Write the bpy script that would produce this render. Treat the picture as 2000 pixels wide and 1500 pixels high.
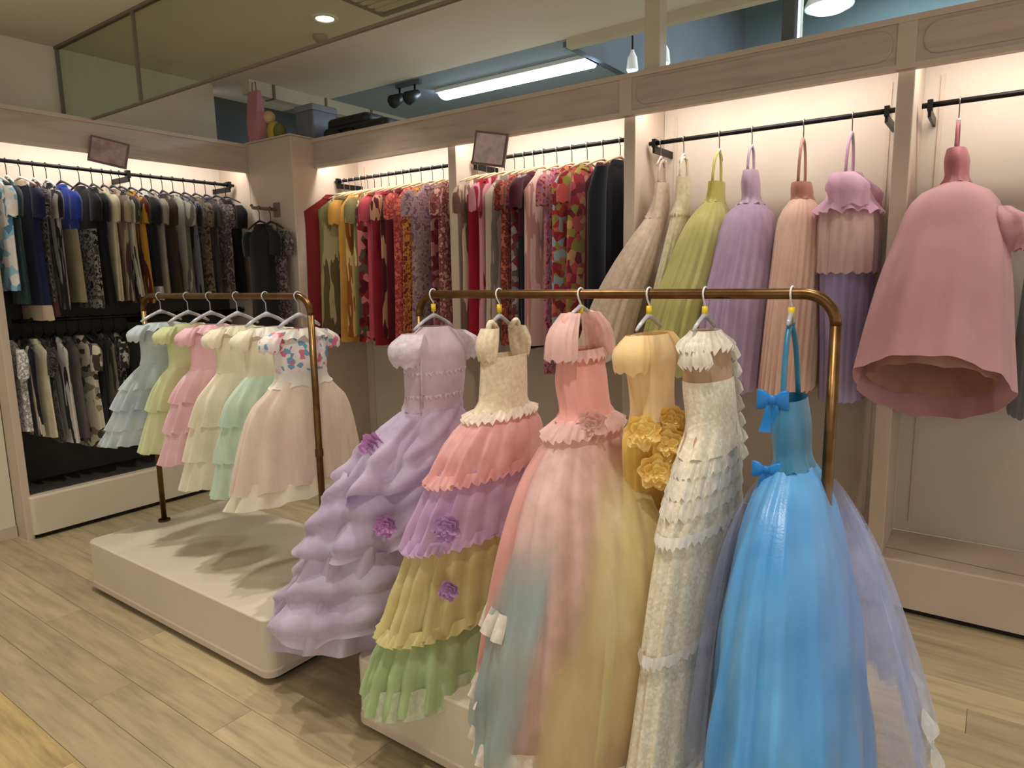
import bpy, math, random
from mathutils import Vector, Matrix
for o in list(bpy.data.objects): bpy.data.objects.remove(o)
SC = bpy.context.scene; COL = SC.collection
R = math.radians; PI = math.pi; sin = math.sin; cos = math.cos

# ------------------------------------------------------------------ camera
def setup_camera():
    yaw, pit, rol = R(-35.75), R(-8.8), R(-1.0)
    f = Vector((sin(yaw)*cos(pit), cos(yaw)*cos(pit), sin(pit)))
    r = Vector((cos(yaw), -sin(yaw), 0)); u = r.cross(f)
    r2 = cos(rol)*r + sin(rol)*u; u2 = -sin(rol)*r + cos(rol)*u
    cd = bpy.data.cameras.new('camera'); cd.sensor_width = 36; cd.lens = 1325/2000*36
    cd.clip_start = .05; cd.clip_end = 60
    c = bpy.data.objects.new('camera', cd); COL.objects.link(c)
    m = Matrix((r2, u2, -f)).transposed().to_4x4(); m.translation = (0, 0, 1.5)
    c.matrix_world = m; SC.camera = c
setup_camera()
# ------------------------------------------------------------------ light
SC.view_settings.view_transform = 'Standard'; SC.view_settings.look = 'None'
SC.view_settings.gamma = 1; SC.view_settings.use_curve_mapping = False
SC.view_settings.exposure = 0.42
W = bpy.data.worlds.new('world'); SC.world = W; W.use_nodes = True
W.node_tree.nodes['Background'].inputs[0].default_value = (1.0, .97, .93, 1)
W.node_tree.nodes['Background'].inputs[1].default_value = .8
WARM = (1.0, .945, .87); COOL = (.72, .88, 1.0)
DOWNLIGHTS = [(-3.28, 2.78, 20), (-1.75, 2.5, 34), (-.35, 2.3, 30), (1.1, 2.5, 14),
              (-4.2, .8, 22), (-3.15, 1.40, 74), (-1.75, 1.15, 54), (-.45, 1.05, 62), (.6, .8, 26), (-2.6, .3, 16),
              (-3.9, -1.0, 30), (-2.0, -1.0, 30), (0, -1.0, 30), (1.8, .9, 30)]

def area(name, loc, rot, sx, sy, e, col):
    d = bpy.data.lights.new(name, 'AREA'); d.shape = 'RECTANGLE'; d.size = sx; d.size_y = sy
    d.energy = e; d.color = col
    o = bpy.data.objects.new(name, d); COL.objects.link(o); o.location = loc; o.rotation_euler = rot
    return o
# cool daylight-coloured zone beyond the partition
area('back_zone_light', (.3, 6.0, 4.1), (0, 0, 0), 3.0, 2.0, 150, COOL)

# ------------------------------------------------------------------ helpers
def tag(o, label=None, cat=None, group=None, kind=None):
    if label: o['label'] = label
    if cat: o['category'] = cat
    if group: o['group'] = group
    if kind: o['kind'] = kind
    return o
def thing(name, label, cat, loc=(0, 0, 0), rz=0, group=None):
    o = bpy.data.objects.new(name, None); COL.objects.link(o); o.empty_display_size = .05
    o.location = loc; o.rotation_euler = (0, 0, rz)
    return tag(o, label, cat, group)

class MB:
    """collects geometry in world coordinates, links it as one mesh object"""
    def __init__(s): s.v = []; s.f = []; s.fade = None
    def add(s, v, f):
        n = len(s.v); s.v += [tuple(p) for p in v]; s.f += [tuple(i+n for i in q) for q in f]; return s
    def box(s, x0, y0, z0, x1, y1, z1):
        v = [(x, y, z) for z in (z0, z1) for x, y in ((x0, y0), (x1, y0), (x1, y1), (x0, y1))]
        return s.add(v, [(3, 2, 1, 0), (4, 5, 6, 7), (0, 1, 5, 4), (1, 2, 6, 5), (2, 3, 7, 6), (3, 0, 4, 7)])
    def bevbox(s, x0, y0, z0, x1, y1, z1, rad=.03, zb=.006, seg=5):
        """box with rounded vertical corners and a small chamfer at the top edge"""
        def ring(i, z):
            out = []
            for cx, cy, a0 in ((x1-rad, y1-rad, 0), (x0+rad, y1-rad, 90), (x0+rad, y0+rad, 180), (x1-rad, y0+rad, 270)):
                for k in range(seg+1):
                    a = R(a0+90*k/seg); out.append((cx+(rad-i)*cos(a), cy+(rad-i)*sin(a), z))
            return out
        rs = [ring(0, z0), ring(0, z1-zb), ring(zb*.4, z1-zb*.3), ring(zb, z1)]
        return s.loft(rs, True, True)
    def loft(s, rings, cap0=False, cap1=False, closed=True):
        n = len(rings[0]); v = [p for r in rings for p in r]; f = []
        for i in range(len(rings)-1):
            for k in range(n if closed else n-1):
                k2 = (k+1) % n
                f.append((i*n+k, i*n+k2, (i+1)*n+k2, (i+1)*n+k))
        if cap0: f.append(tuple(range(n-1, -1, -1)))
        if cap1: f.append(tuple((len(rings)-1)*n+k for k in range(n)))
        return s.add(v, f)
    def tube(s, pts, r, seg=8, caps=True):
        pts = [Vector(p) for p in pts]; rings = []; up = None
        for i, p in enumerate(pts):
            d = (pts[min(i+1, len(pts)-1)]-pts[max(i-1, 0)]).normalized()
            if up is None:
                up = Vector((0, 0, 1)) if abs(d.z) < .9 else Vector((1, 0, 0))
            a = d.cross(up)
            if a.length < 1e-4: a = d.cross(Vector((0, 1, .1)))
            a.normalize(); b = a.cross(d).normalized(); up = b
            rr = r[i] if isinstance(r, (list, tuple)) else r
            rings.append([p+rr*(cos(t)*a+sin(t)*b) for t in (2*PI*k/seg for k in range(seg))])
        return s.loft(rings, caps, caps)
    def build(s, name, mat, parent=None, smooth=True, base=None, local=False):
        me = bpy.data.meshes.new(name)
        inv = None; off = Vector((0, 0, 0))
        if parent is not None and base is None and not local:
            inv = (Matrix.Translation(PWORLD(parent)) @ Matrix.Rotation(PROT(parent), 4, 'Z')).inverted()
        if base is not None: off = Vector(base)
        vs = [(inv @ Vector(p)) if inv else (Vector(p)-off) for p in s.v]
        me.from_pydata([tuple(p) for p in vs], [], s.f); me.update()
        if smooth: me.polygons.foreach_set('use_smooth', [True]*len(me.polygons))
        me.materials.append(mat)
        if s.fade and len(s.fade) == len(s.v):
            me.attributes.new('fade', 'FLOAT', 'POINT').data.foreach_set('value', s.fade)
        o = bpy.data.objects.new(name, me); COL.objects.link(o)
        if parent is not None: o.parent = parent
        elif base is not None: o.location = base
        return o
def PWORLD(o):
    if o.parent is None: return o.location.copy()
    return PWORLD(o.parent)+Matrix.Rotation(PROT(o.parent), 3, 'Z') @ o.location
def PROT(o): return o.rotation_euler.z+(PROT(o.parent) if o.parent else 0)

# ------------------------------------------------------------------ materials
def srgb(c):
    return tuple(((x/255)/12.92 if x/255 <= .04045 else ((x/255+.055)/1.055)**2.4) for x in c)
def newmat(name):
    m = bpy.data.materials.new(name); m.use_nodes = True
    nt = m.node_tree; return m, nt, nt.nodes['Principled BSDF']
def col4(c): return (*srgb(c), 1)
def ramp(nt, fac, stops, const=False):
    n = nt.nodes.new('ShaderNodeValToRGB'); e = n.color_ramp.elements
    n.color_ramp.interpolation = 'CONSTANT' if const else 'LINEAR'
    while len(e) < len(stops): e.new(.5)
    for k, (p, c) in enumerate(stops): e[k].position = p; e[k].color = col4(c)
    nt.links.new(fac, n.inputs[0]); return n.outputs[0]
def objcoord(nt, sc=(1, 1, 1), off=(0, 0, 0)):
    t = nt.nodes.new('ShaderNodeTexCoord'); mp = nt.nodes.new('ShaderNodeMapping')
    mp.inputs['Scale'].default_value = sc; mp.inputs['Location'].default_value = off
    nt.links.new(t.outputs['Object'], mp.inputs[0]); return mp.outputs[0]
def noise(nt, vec, scale, detail=2, rough=.5):
    n = nt.nodes.new('ShaderNodeTexNoise'); n.inputs['Scale'].default_value = scale
    n.inputs['Detail'].default_value = detail; n.inputs['Roughness'].default_value = rough
    nt.links.new(vec, n.inputs['Vector']); return n.outputs['Fac']
def bump(nt, bs, fac, st=.2, dist=.002):
    b = nt.nodes.new('ShaderNodeBump'); b.inputs['Strength'].default_value = st; b.inputs['Distance'].default_value = dist
    nt.links.new(fac, b.inputs['Height']); nt.links.new(b.outputs[0], bs.inputs['Normal'])
def plain(name, c, rough=.6, metal=0, var=6, scale=6, spec=.4):
    m, nt, b = newmat(name); v = objcoord(nt)
    c2 = tuple(max(0, x-var) for x in c); c3 = tuple(min(255, x+var) for x in c)
    nt.links.new(ramp(nt, noise(nt, v, scale, 4), [(.3, c2), (.7, c3)]), b.inputs['Base Color'])
    b.inputs['Roughness'].default_value = rough; b.inputs['Metallic'].default_value = metal
    b.inputs['Specular IOR Level'].default_value = spec
    return m
def emit(name, c, st):
    m, nt, b = newmat(name); b.inputs['Base Color'].default_value = col4(c)
    b.inputs['Emission Color'].default_value = col4(c); b.inputs['Emission Strength'].default_value = st; return m
def wood(name, c, axis=0, rough=.5, ct=1.):
    m, nt, b = newmat(name)
    sc = [9, 9, 9]; sc[axis] = .9
    info = nt.nodes.new('ShaderNodeObjectInfo')
    v = objcoord(nt, sc)
    add = nt.nodes.new('ShaderNodeVectorMath'); add.operation = 'ADD'
    mul = nt.nodes.new('ShaderNodeVectorMath'); mul.operation = 'SCALE'; mul.inputs['Scale'].default_value = 40
    comb = nt.nodes.new('ShaderNodeCombineXYZ')
    for k in range(3): nt.links.new(info.outputs['Random'], comb.inputs[k])
    nt.links.new(comb.outputs[0], mul.inputs[0]); nt.links.new(v, add.inputs[0]); nt.links.new(mul.outputs[0], add.inputs[1])
    n = noise(nt, add.outputs[0], 3.2, 6, .62)
    base = ramp(nt, n, [(.28, tuple(x*(1-.22*ct) for x in c)), (.5, c), (.74, tuple(min(255, x*(1+.13*ct)) for x in c))])
    hsv = nt.nodes.new('ShaderNodeHueSaturation'); nt.links.new(base, hsv.inputs['Color'])
    mr = nt.nodes.new('ShaderNodeMapRange'); mr.inputs[3].default_value = .86; mr.inputs[4].default_value = 1.1
    nt.links.new(info.outputs['Random'], mr.inputs[0]); nt.links.new(mr.outputs[0], hsv.inputs['Value'])
    nt.links.new(hsv.outputs[0], b.inputs['Base Color']); b.inputs['Roughness'].default_value = rough
    bump(nt, b, n, .15, .002); return m
def cloth(name, stops, scale=14, alpha=1., transl=.25, rough=.85, kind='noise', const=False, stretch=(1, 1, 1), seed=0,
          weave=True, sheen=.2, gloss=None, fade=False):
    """woven cloth: colour print from noise/voronoi, part of the light passes through, sheer when alpha < 1"""
    m, nt, b = newmat(name); v = objcoord(nt, stretch, (seed*3.1, seed*1.7, seed*.9))
    if len(stops) == 1: c = stops[0]; stops = [tuple(x*.94 for x in c), tuple(min(255, x*1.04) for x in c)]
    if kind == 'voronoi':
        t = nt.nodes.new('ShaderNodeTexVoronoi'); t.inputs['Scale'].default_value = scale
        nt.links.new(v, t.inputs['Vector']); sp = nt.nodes.new('ShaderNodeSeparateColor')
        nt.links.new(t.outputs['Color'], sp.inputs[0]); fac = sp.outputs[0]; lo, hi = 0, 1
    elif kind == 'wave':
        t = nt.nodes.new('ShaderNodeTexWave'); t.inputs['Scale'].default_value = scale; t.bands_direction = 'Z'
        t.inputs['Distortion'].default_value = 1.2; nt.links.new(v, t.inputs['Vector']); fac = t.outputs['Fac']; lo, hi = 0, 1
    else: fac = noise(nt, v, scale, 3); lo, hi = .34, .66
    k = len(stops)
    pos = [lo+(hi-lo)*(i/k if const else i/max(1, k-1)) for i in range(k)]
    c = ramp(nt, fac, list(zip(pos, stops)), const)
    nt.links.new(c, b.inputs['Base Color']); b.inputs['Roughness'].default_value = rough if gloss is None else gloss
    b.inputs['Sheen Weight'].default_value = sheen; b.inputs['Specular IOR Level'].default_value = .2 if gloss is None else .6
    if weave: bump(nt, b, noise(nt, objcoord(nt), 160, 2), .25, .002)
    out = nt.nodes['Material Output']; last = b.outputs[0]
    if transl > 0:
        tr = nt.nodes.new('ShaderNodeBsdfTranslucent'); nt.links.new(c, tr.inputs[0])
        mx = nt.nodes.new('ShaderNodeMixShader'); mx.inputs[0].default_value = transl
        nt.links.new(last, mx.inputs[1]); nt.links.new(tr.outputs[0], mx.inputs[2]); last = mx.outputs[0]
    if alpha < 1:
        tp = nt.nodes.new('ShaderNodeBsdfTransparent'); mx = nt.nodes.new('ShaderNodeMixShader')
        mr = nt.nodes.new('ShaderNodeMapRange'); mr.inputs[1].default_value = .3; mr.inputs[2].default_value = .7
        mr.inputs[3].default_value = max(0, alpha-.12); mr.inputs[4].default_value = min(1, alpha+.12)
        nt.links.new(noise(nt, objcoord(nt, (1, 1, .25)), 18, 3), mr.inputs[0])
        af = mr.outputs[0]
        if fade:
            at = nt.nodes.new('ShaderNodeAttribute'); at.attribute_name = 'fade'
            ml = nt.nodes.new('ShaderNodeMath'); ml.operation = 'MULTIPLY'
            nt.links.new(af, ml.inputs[0]); nt.links.new(at.outputs['Fac'], ml.inputs[1]); af = ml.outputs[0]
        nt.links.new(af, mx.inputs[0]); nt.links.new(tp.outputs[0], mx.inputs[1]); nt.links.new(last, mx.inputs[2]); last = mx.outputs[0]
    nt.links.new(last, out.inputs['Surface']); return m

M = dict(
    fit=plain('fixture_laminate', (196, 178, 160), .5, var=5, scale=3),
    fitwood=wood('fascia_laminate', (188, 168, 154), 0, .45, .4),
    fitwood_y=wood('fascia_laminate_side', (190, 170, 152), 1, .45, .4),
    panel=plain('back_panel_cream', (198, 185, 170), .6, var=3),
    darkpanel=plain('back_panel_charcoal', (62, 58, 54), .7, var=5),
    wall=plain('wall_paint', (214, 205, 182), .8, var=3, scale=2),
    ceil=plain('ceiling_paint', (222, 214, 198), .9, var=2, scale=2),
    plat=plain('platform_laminate', (206, 194, 172), .45, var=4, scale=3),
    toe=plain('toe_kick_black', (22, 18, 15), .5, var=2),
    brass=plain('brushed_brass', (104, 76, 44), .33, .9, var=10, scale=30),
    black=plain('black_metal', (24, 22, 22), .4, .5, var=4),
    dark=plain('dark_plastic', (34, 34, 38), .5, var=5),
    white=plain('white_plastic', (226, 222, 214), .4, var=3),
    acryl=plain('pale_acrylic', (176, 176, 180), .12, var=8, scale=40, spec=.8),
    yellow=plain('yellow_plastic', (226, 196, 40), .4, var=6),
    steel=plain('steel', (150, 150, 150), .3, .9, var=8),
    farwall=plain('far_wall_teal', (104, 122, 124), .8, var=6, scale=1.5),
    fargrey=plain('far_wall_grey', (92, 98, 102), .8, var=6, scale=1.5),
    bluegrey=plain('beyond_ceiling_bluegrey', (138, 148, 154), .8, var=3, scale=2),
    trim=plain('ceiling_trim', (200, 190, 168), .6, var=3),
    seam=plain('joint_taupe', (120, 108, 94), .7, var=3),  # own taupe of glass channels, vent frame, trunking clips and hanging arm
    floorb=wood('floor_oak_base', (166, 148, 112), 0, .42),
    oak=wood('oak_plank', (172, 155, 120), 0, .42, .7),
    oak2=wood('honey_oak_plank', (172, 148, 98), 0, .4),
)
def glassmat():
    m, nt, b = newmat('smoke_barrier_glass')
    g = nt.nodes.new('ShaderNodeBsdfGlossy'); g.inputs['Roughness'].default_value = .04; g.inputs[0].default_value = (.8, .86, .8, 1)
    t = nt.nodes.new('ShaderNodeBsdfTransparent'); t.inputs[0].default_value = (.86, .91, .84, 1)
    v = objcoord(nt); mr = nt.nodes.new('ShaderNodeMapRange'); mr.inputs[3].default_value = .05; mr.inputs[4].default_value = .09
    nt.links.new(noise(nt, v, 3), mr.inputs[0])
    mx = nt.nodes.new('ShaderNodeMixShader'); nt.links.new(mr.outputs[0], mx.inputs[0])
    nt.links.new(t.outputs[0], mx.inputs[1]); nt.links.new(g.outputs[0], mx.inputs[2])
    nt.links.new(mx.outputs[0], nt.nodes['Material Output'].inputs['Surface']); return m
M['glass'] = glassmat()

# ------------------------------------------------------------------ setting
def structure(name, mb, mat, smooth=False): return tag(mb.build(name, mat, smooth=smooth), kind='structure')
CZ = 3.0
floor = structure('floor', MB().box(-5.4, -5, -.1, 4.5, 8, -.012), M['floorb'])
rng = random.Random(4)
def planks():
    meshes = {}
    pw = .157
    for r_ in range(-3, 22):
        y0 = .772+(r_-1)*pw; 
        if y0 > 3.33: break
        mat = M['oak2'] if y0 < .7 else M['oak']
        x = -5.0+(r_*.53 % 1.35)-1.35
        while x < 1.6:
            xa, xb = max(x, -5.0), min(x+1.35, 1.6)
            if xb-xa > .05:
                key = (round(xb-xa, 3), mat.name); g = .0006
                if key not in meshes:
                    l = xb-xa; c = .0015
                    mb = MB(); 
                    mb.loft([[(g+i, g+i, z), (l-g-i, g+i, z), (l-g-i, pw-g-i, z), (g+i, pw-g-i, z)] for i, z in ((0, -.012), (0, -c*.6), (c*.5, 0))], False, True)
                    me = bpy.data.meshes.new('plank'); me.from_pydata(mb.v, [], mb.f); me.update(); me.materials.append(mat); meshes[key] = me
                o = bpy.data.objects.new('plank', meshes[key]); COL.objects.link(o); o.parent = floor; o.location = (xa, y0, 0)
            x += 1.35
planks()
structure('ceiling', MB().box(-5.4, -5, CZ, 4.5, 3.95, CZ+.1), M['ceil'])
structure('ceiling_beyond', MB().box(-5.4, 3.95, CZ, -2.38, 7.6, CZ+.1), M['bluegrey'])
structure('trim_1', MB().box(-2.36, 3.93, CZ-.06, 4.5, 3.99, CZ+.16), M['trim'])
structure('trim_2', MB().box(-2.42, 3.99, CZ-.03, -2.36, 7.6, CZ+1.3), M['fargrey'])
structure('wall_left', MB().box(-5.15, 1.44, 0, -5.0, 3.12, CZ).box(-5.15, -5, 0, -4.78, 1.44, CZ), M['wall'])
structure('baseboard_left', MB().box(-4.78, -5, 0, -4.765, 1.44, .07), M['fit'])
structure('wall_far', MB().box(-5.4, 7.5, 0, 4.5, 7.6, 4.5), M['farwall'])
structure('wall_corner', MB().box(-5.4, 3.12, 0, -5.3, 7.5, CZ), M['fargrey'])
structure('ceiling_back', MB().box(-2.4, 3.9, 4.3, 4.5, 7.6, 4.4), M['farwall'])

# glass smoke barrier hanging from the ceiling
gb = thing('glass_smoke_barrier', 'clear glass smoke barrier hanging from the ceiling above the left rail', 'glass barrier', (-3.0, 2.05, 2.5))
edges = [-4.98, -4.0, -1.15, .35, 1.85]
for a, b in zip(edges, edges[1:]):
    MB().box(a+.004, 2.046, 2.515, b-.004, 2.054, 2.985).build('pane', M['glass'], gb, False)
for x in edges[:-1]:
    MB().box(x-.006, 2.040, 2.515, x+.006, 2.060, 2.985).build('mullion', M['seam'], gb, False)
MB().box(-4.99, 2.036, 2.985, 1.85, 2.064, 3.0).build('top_channel', M['seam'], gb, False)
MB().box(-4.99, 2.042, 2.503, 1.85, 2.058, 2.515).build('bottom_channel', M['seam'], gb, False)

# ------------------------------------------------------------------ wall fixtures
FT, FB = 2.505, 2.308         # fascia top and bottom
def strip_light(name, x0, x1, y0, y1, z, parent, e, rot):
    MB().box(x0, y0, z, x1, y1, z+.012).build('light_strip', M['led'], parent, False)
    area(name, ((x0+x1)/2, (y0+y1)/2, z-.004), rot, x1-x0 if x1-x0 > y1-y0 else y1-y0, .05, e, (1, .97, .92))
M['led'] = emit('led_diffuser', (255, 244, 224), 3)
YF, YB, YR = 3.29, 3.70, 3.47
rf = thing('wall_display_fixture', 'beige wall display fixture with four lit bays along the back wall', 'display fixture', (-1.6, 3.5, 0))
MB().box(-4.084, YF, FB, 1.4, YF+.03, FT).build('fascia', M['fitwood'], rf, False)
fp = MB()
for a, b in ((-4.06, -1.66), (-1.58, -.42), (-.34, .86)):
    pass
MB().box(-4.084, YF-.006, FB, 1.4, YF, FB+.022).build('fascia_lip', M['fit'], rf, False)
MB().box(-4.084, YF-.010, FT-.018, 1.4, YF+.03, FT+.006).build('fascia_cap', M['fit'], rf, False)
for a, b in ((-1.575, -.43), (-.335, .84)):           # raised rounded panels on the fascia
    MB().loft([[(cx+(r_-i)*cos(R(t)), y, cz+(r_-i)*sin(R(t))) for cx, cz, t0 in ((b-.06, FT-.085, 0), (a+.06, FT-.085, 90), (a+.06, FB+.095, 180), (b-.06, FB+.095, 270)) for t in (t0, t0+30, t0+60, t0+90)]
               for r_, i, y in ((.055, 0, YF), (.055, .002, YF-.006), (.055, .006, YF-.008))], False, True).build('fascia_panel', M['fitwood'], rf, False)
for x in (-1.625, -.385): MB().box(x-.034, YF-.007, FB, x+.034, YF, FT).build('fascia_joint', M['fit'], rf, False)
MB().box(-4.084, YF+.03, FT-.06, 1.4, YB, FT-.03).build('top_panel', M['fit'], rf, False)
MB().bevbox(-4.084, YF, .03, 1.4, YB, .245, .004, .008, 2).build('plinth', M['fit'], rf, False)
MB().box(-4.084, YF+.03, 0, 1.4, YB, .03).build('toe_kick', M['toe'], rf, False)
UPR = [-2.83, -1.625, -.385, .85]
for x in UPR:
    MB().bevbox(x-.033, YF+.045, .245, x+.033, YB, FT-.06, .004, .002, 2).build('upright', M['fit'], rf, False)
bays = list(zip([-4.084]+UPR, UPR+[1.4]))
for i, (a, b) in enumerate(bays):
    a2, b2 = a+(.033 if i else 0), b-.033
    MB().box(a2, YB, .245, b2, YB+.02, FT-.06).build('back_panel', M['panel'], rf, False)
    strip_light('bay_light', a2+.02, b2-.02, YF+.05, YF+.08, FT-.09, rf, 6.0 if i < 2 else 5.2, (R(24), 0, 0))
    for s in (a2+.07, b2-.07):
        MB().box(s-.008, YB-.006, .3, s+.008, YB, 2.36).build('wall_standard', M['fit'], rf, False)
for i, (a, b) in enumerate(bays):
    z = 2.232 if i < 2 else 2.192
    a2, b2 = a+(.08 if i else .04), b-.08
    rl = MB().tube([(a2-.03, YR, z), (b2+.03, YR, z)], .0115, 10).build('clothes_rail', M['black'], rf)
    for s in (a2, b2):
        MB().box(s-.006, YR-.014, z-.05, s+.006, YB, z-.014).box(s-.01, YR-.018, z-.022, s+.01, YR+.018, z+.020).build('bracket', M['black'], rl, False)
# lower plank grooves of the last bay
XF, XB, XR = -4.605, -5.0, -4.772
lf = thing('left_display_fixture', 'beige wall display fixture with dark back panel along the left wall', 'display fixture', (-4.8, 2.3, 0))
Y0, Y1 = 1.475, 3.10
MB().box(XF-.03, 1.445, FB, XF, Y1, FT).build('fascia', M['fitwood_y'], lf, False)
MB().box(XF-.03, 1.445, FT-.018, XF+.010, Y1, FT+.006).build('fascia_cap', M['fit'], lf, False)
MB().box(XF, 1.445, FB, XF+.006, Y1, FB+.022).build('fascia_lip', M['fit'], lf, False)
MB().box(XB, 1.445, FT-.06, XF-.03, Y1, FT-.03).build('top_panel', M['fit'], lf, False)
MB().bevbox(XB, Y0, .03, XF, Y1, .265, .02, .012, 4).build('plinth', M['plat'], lf, False)
MB().box(XB, Y0+.03, 0, XF-.03, Y1, .03).build('toe_kick', M['toe'], lf, False)
MB().bevbox(XB, 1.445, .0, XF-.03, Y0+.012, FT-.06, .004, .002, 2).build('end_panel', M['fit'], lf, False)
MB().box(XB-.0, Y0, 1.55, XB+.02, Y1, FT-.06).build('back_panel', M['panel'], lf, False)
MB().box(XB-.0, Y0, .265, XB+.02, Y1, 1.55).build('back_panel', M['darkpanel'], lf, False)
MB().box(XB+.02, Y0+.02, .265, XF-.06, Y1, .272).build('shelf_liner', M['darkpanel'], lf, False)
MB().box(XF-.085, Y0+.04, FT-.09, XF-.05, Y1-.04, FT-.078).build('light_strip', M['led'], lf, False)
area('left_bay_light', (XF-.07, (Y0+Y1)/2, FT-.1), (R(24), 0, R(90)), Y1-Y0-.1, .05, 5.5, (1, .97, .92))
for z, ya, yb in ((2.23, Y0+.02, Y1-.02), (1.30, Y0+.02, Y1-.02)):
    rl = MB().tube([(XR, ya, z), (XR, yb, z)], .0115, 10).build('clothes_rail', M['black'], lf)
    for s in (Y0+.06, 2.31, Y1-.06):
        MB().box(XB+.02, s-.006, z-.05, XR+.014, s+.006, z-.014).box(XR-.018, s-.012, z-.024, XR+.018, s+.012, z+.024).build('bracket', M['black'], rl, False)
# corner column
cc = thing('corner_column', 'square beige column boxed into the corner between the two rails', 'column', (-4.35, 3.3, 0))
MB().bevbox(-4.60, 3.10, 0, -4.085, 3.72, 2.51, .006, .004, 2).build('casing', M['fit'], cc, False)
MB().box(-4.61, 3.09, 2.51, -4.08, 3.72, 2.52).build('cap', M['fit'], cc, False)
MB().box(-4.59, 3.09, .0, -4.09, 3.10, .08).build('skirting', M['fit'], cc, False)
MB().box(-5.0, 3.10, 0, -4.60, 3.14, 2.505).build('infill_panel', M['fit'], cc, False)

# ------------------------------------------------------------------ platforms and racks
def platform(x0, x1, y0, y1, label):
    t = thing('display_platform', label, 'platform', ((x0+x1)/2, (y0+y1)/2, 0), 0, 'low display platforms')
    MB().bevbox(x0, y0, .035, x1, y1, .262, .045, .006, 7).build('body', M['plat'], t, False)
    MB().bevbox(x0-.004, y0-.004, .03, x1+.004, y1+.004, .062, .047, .008, 7).build('base_lip', M['fit'], t, False)
    MB().bevbox(x0+.03, y0+.03, 0, x1-.03, y1-.03, .032, .04, .002, 6).build('toe_kick', M['toe'], t, False)
platform(-3.585, -2.12, 1.36, 2.10, 'low beige display platform under the rack of small pastel dresses')
platform(-1.675, -.24, 1.39, 2.12, 'low beige display platform under the front rack of long gowns')
def rack(x0, x1, y, z, label):
    t = thing('clothes_rack', label, 'clothes rack', ((x0+x1)/2, y, .262), 0, 'brass garment racks')
    r_ = .0135; q = .075
    def corner(cx, s):
        return [(cx+s*q*(1-cos(R(a))) if s > 0 else cx-q*(1-cos(R(a))), y, z-q+q*sin(R(a))) for a in range(0, 91, 10)]
    L = corner(x0, 1); Rr = corner(x1, -1)
    MB().tube(L+Rr[::-1], r_, 12).build('top_rail', M['brass'], t)
    for x in (x0, x1):
        p = MB().tube([(x, y, .262), (x, y, z-q)], r_, 12).build('post', M['brass'], t)
        MB().tube([(x, y, .262), (x, y, .272)], .03, 16).build('foot_flange', M['brass'], p, False)
        MB().tube([(x, y, .80), (x, y, .83)], .0165, 12).build('collar', M['brass'], p, False)
rack(-3.53, -2.21, 1.72, 1.447, 'brass clothes rack on the left platform holding small pastel dresses')
rack(-1.645, -.312, 1.74, 1.453, 'brass clothes rack on the front platform holding long gowns')

# ------------------------------------------------------------------ garment tools
def crom(levels, z):
    """levels: list of (z,cx,cy,a,b) from top to bottom -> interpolated"""
    if z >= levels[0][0]: return levels[0][1:]
    if z <= levels[-1][0]: return levels[-1][1:]
    for i in range(len(levels)-1):
        if levels[i][0] >= z >= levels[i+1][0]: break
    p1, p2 = levels[i], levels[i+1]; p0 = levels[max(0, i-1)]; p3 = levels[min(len(levels)-1, i+2)]
    h = p1[0]-p2[0]; t = (p1[0]-z)/h; out = []
    for k in range(1, 5):
        m1 = (p2[k]-p0[k])/max(1e-6, p0[0]-p2[0])*h if p0 is not p1 else p2[k]-p1[k]
        m2 = (p3[k]-p1[k])/max(1e-6, p1[0]-p3[0])*h if p3 is not p2 else p2[k]-p1[k]
        v = (2*t**3-3*t*t+1)*p1[k]+(t**3-2*t*t+t)*m1+(-2*t**3+3*t*t)*p2[k]+(t**3-t*t)*m2
        lo, hi = min(p1[k], p2[k]), max(p1[k], p2[k]); out.append(min(max(v, lo-.01), hi+.01))
    return out
def skirt(levels, z0, z1, folds=14, amp=(0., .08), sc=(1., 1.), seed=0, rows=14, seg=96, th=(0, 360), th2=None,
          hem=.008, tilt=0, crumple=0, sag=0):
    """gathered cloth surface following the garment's body between heights z0 and z1 (th: covered angles)"""
    g = random.Random(seed); ph = [g.uniform(0, 6.28) for _ in range(6)]
    th2 = th2 or th; full = th[1]-th[0] >= 359; n = seg if full else seg+1
    rings = []
    for i in range(rows+1):
        t = i/rows; z = z0+(z1-z0)*t; cx, cy, a, b = crom(levels, z)
        s = sc[0]+(sc[1]-sc[0])*t; am = amp[0]+(amp[1]-amp[0])*t**.7
        ta = R(th[0]+(th2[0]-th[0])*t); tb = R(th[1]+(th2[1]-th[1])*t); ring = []
        for k in range(n):
            q = ta+(tb-ta)*k/seg
            w = .6*sin(folds*q+ph[0]+.5*sin(2*q+ph[1]))+.3*sin((folds*.5+1.0 if not full else round(folds*.5)+1)*q+ph[2])+.2*sin((2*folds+1)*q+ph[3]+2*t)
            m = s*(1+am*w)
            if crumple: m *= 1+crumple*sin(5*q+ph[4]+9*t)*sin(7*t+ph[5]+2*sin(3*q))
            zz = z+hem*t*w+tilt*t*(-sin(q))-sag*t*(1-abs(cos(q)))
            ring.append((cx+b*m*cos(q), cy+a*m*sin(q), zz))
        rings.append(ring)
    mb = MB().loft(rings, closed=full)
    if not full:      # loose tulle thins out towards the free edges of a panel
        sm = lambda x: (lambda q: q*q*(3-2*q))(min(1., max(0., x)))
        mb.fade = [sm(min(k, seg-k)/seg*4.5)*sm(i/rows*3.5) for i in range(rows+1) for k in range(n)]
    return mb
def ruffle(levels, z, drop, flare=.18, folds=26, amp=.05, seed=0, sc=1.02, seg=130, rows=4, th=(0, 360), tilt=0):
    return skirt(levels, z, z-drop, folds, (.006, amp), (sc, sc+flare), seed, rows, seg, th, hem=.012, tilt=tilt)
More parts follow.
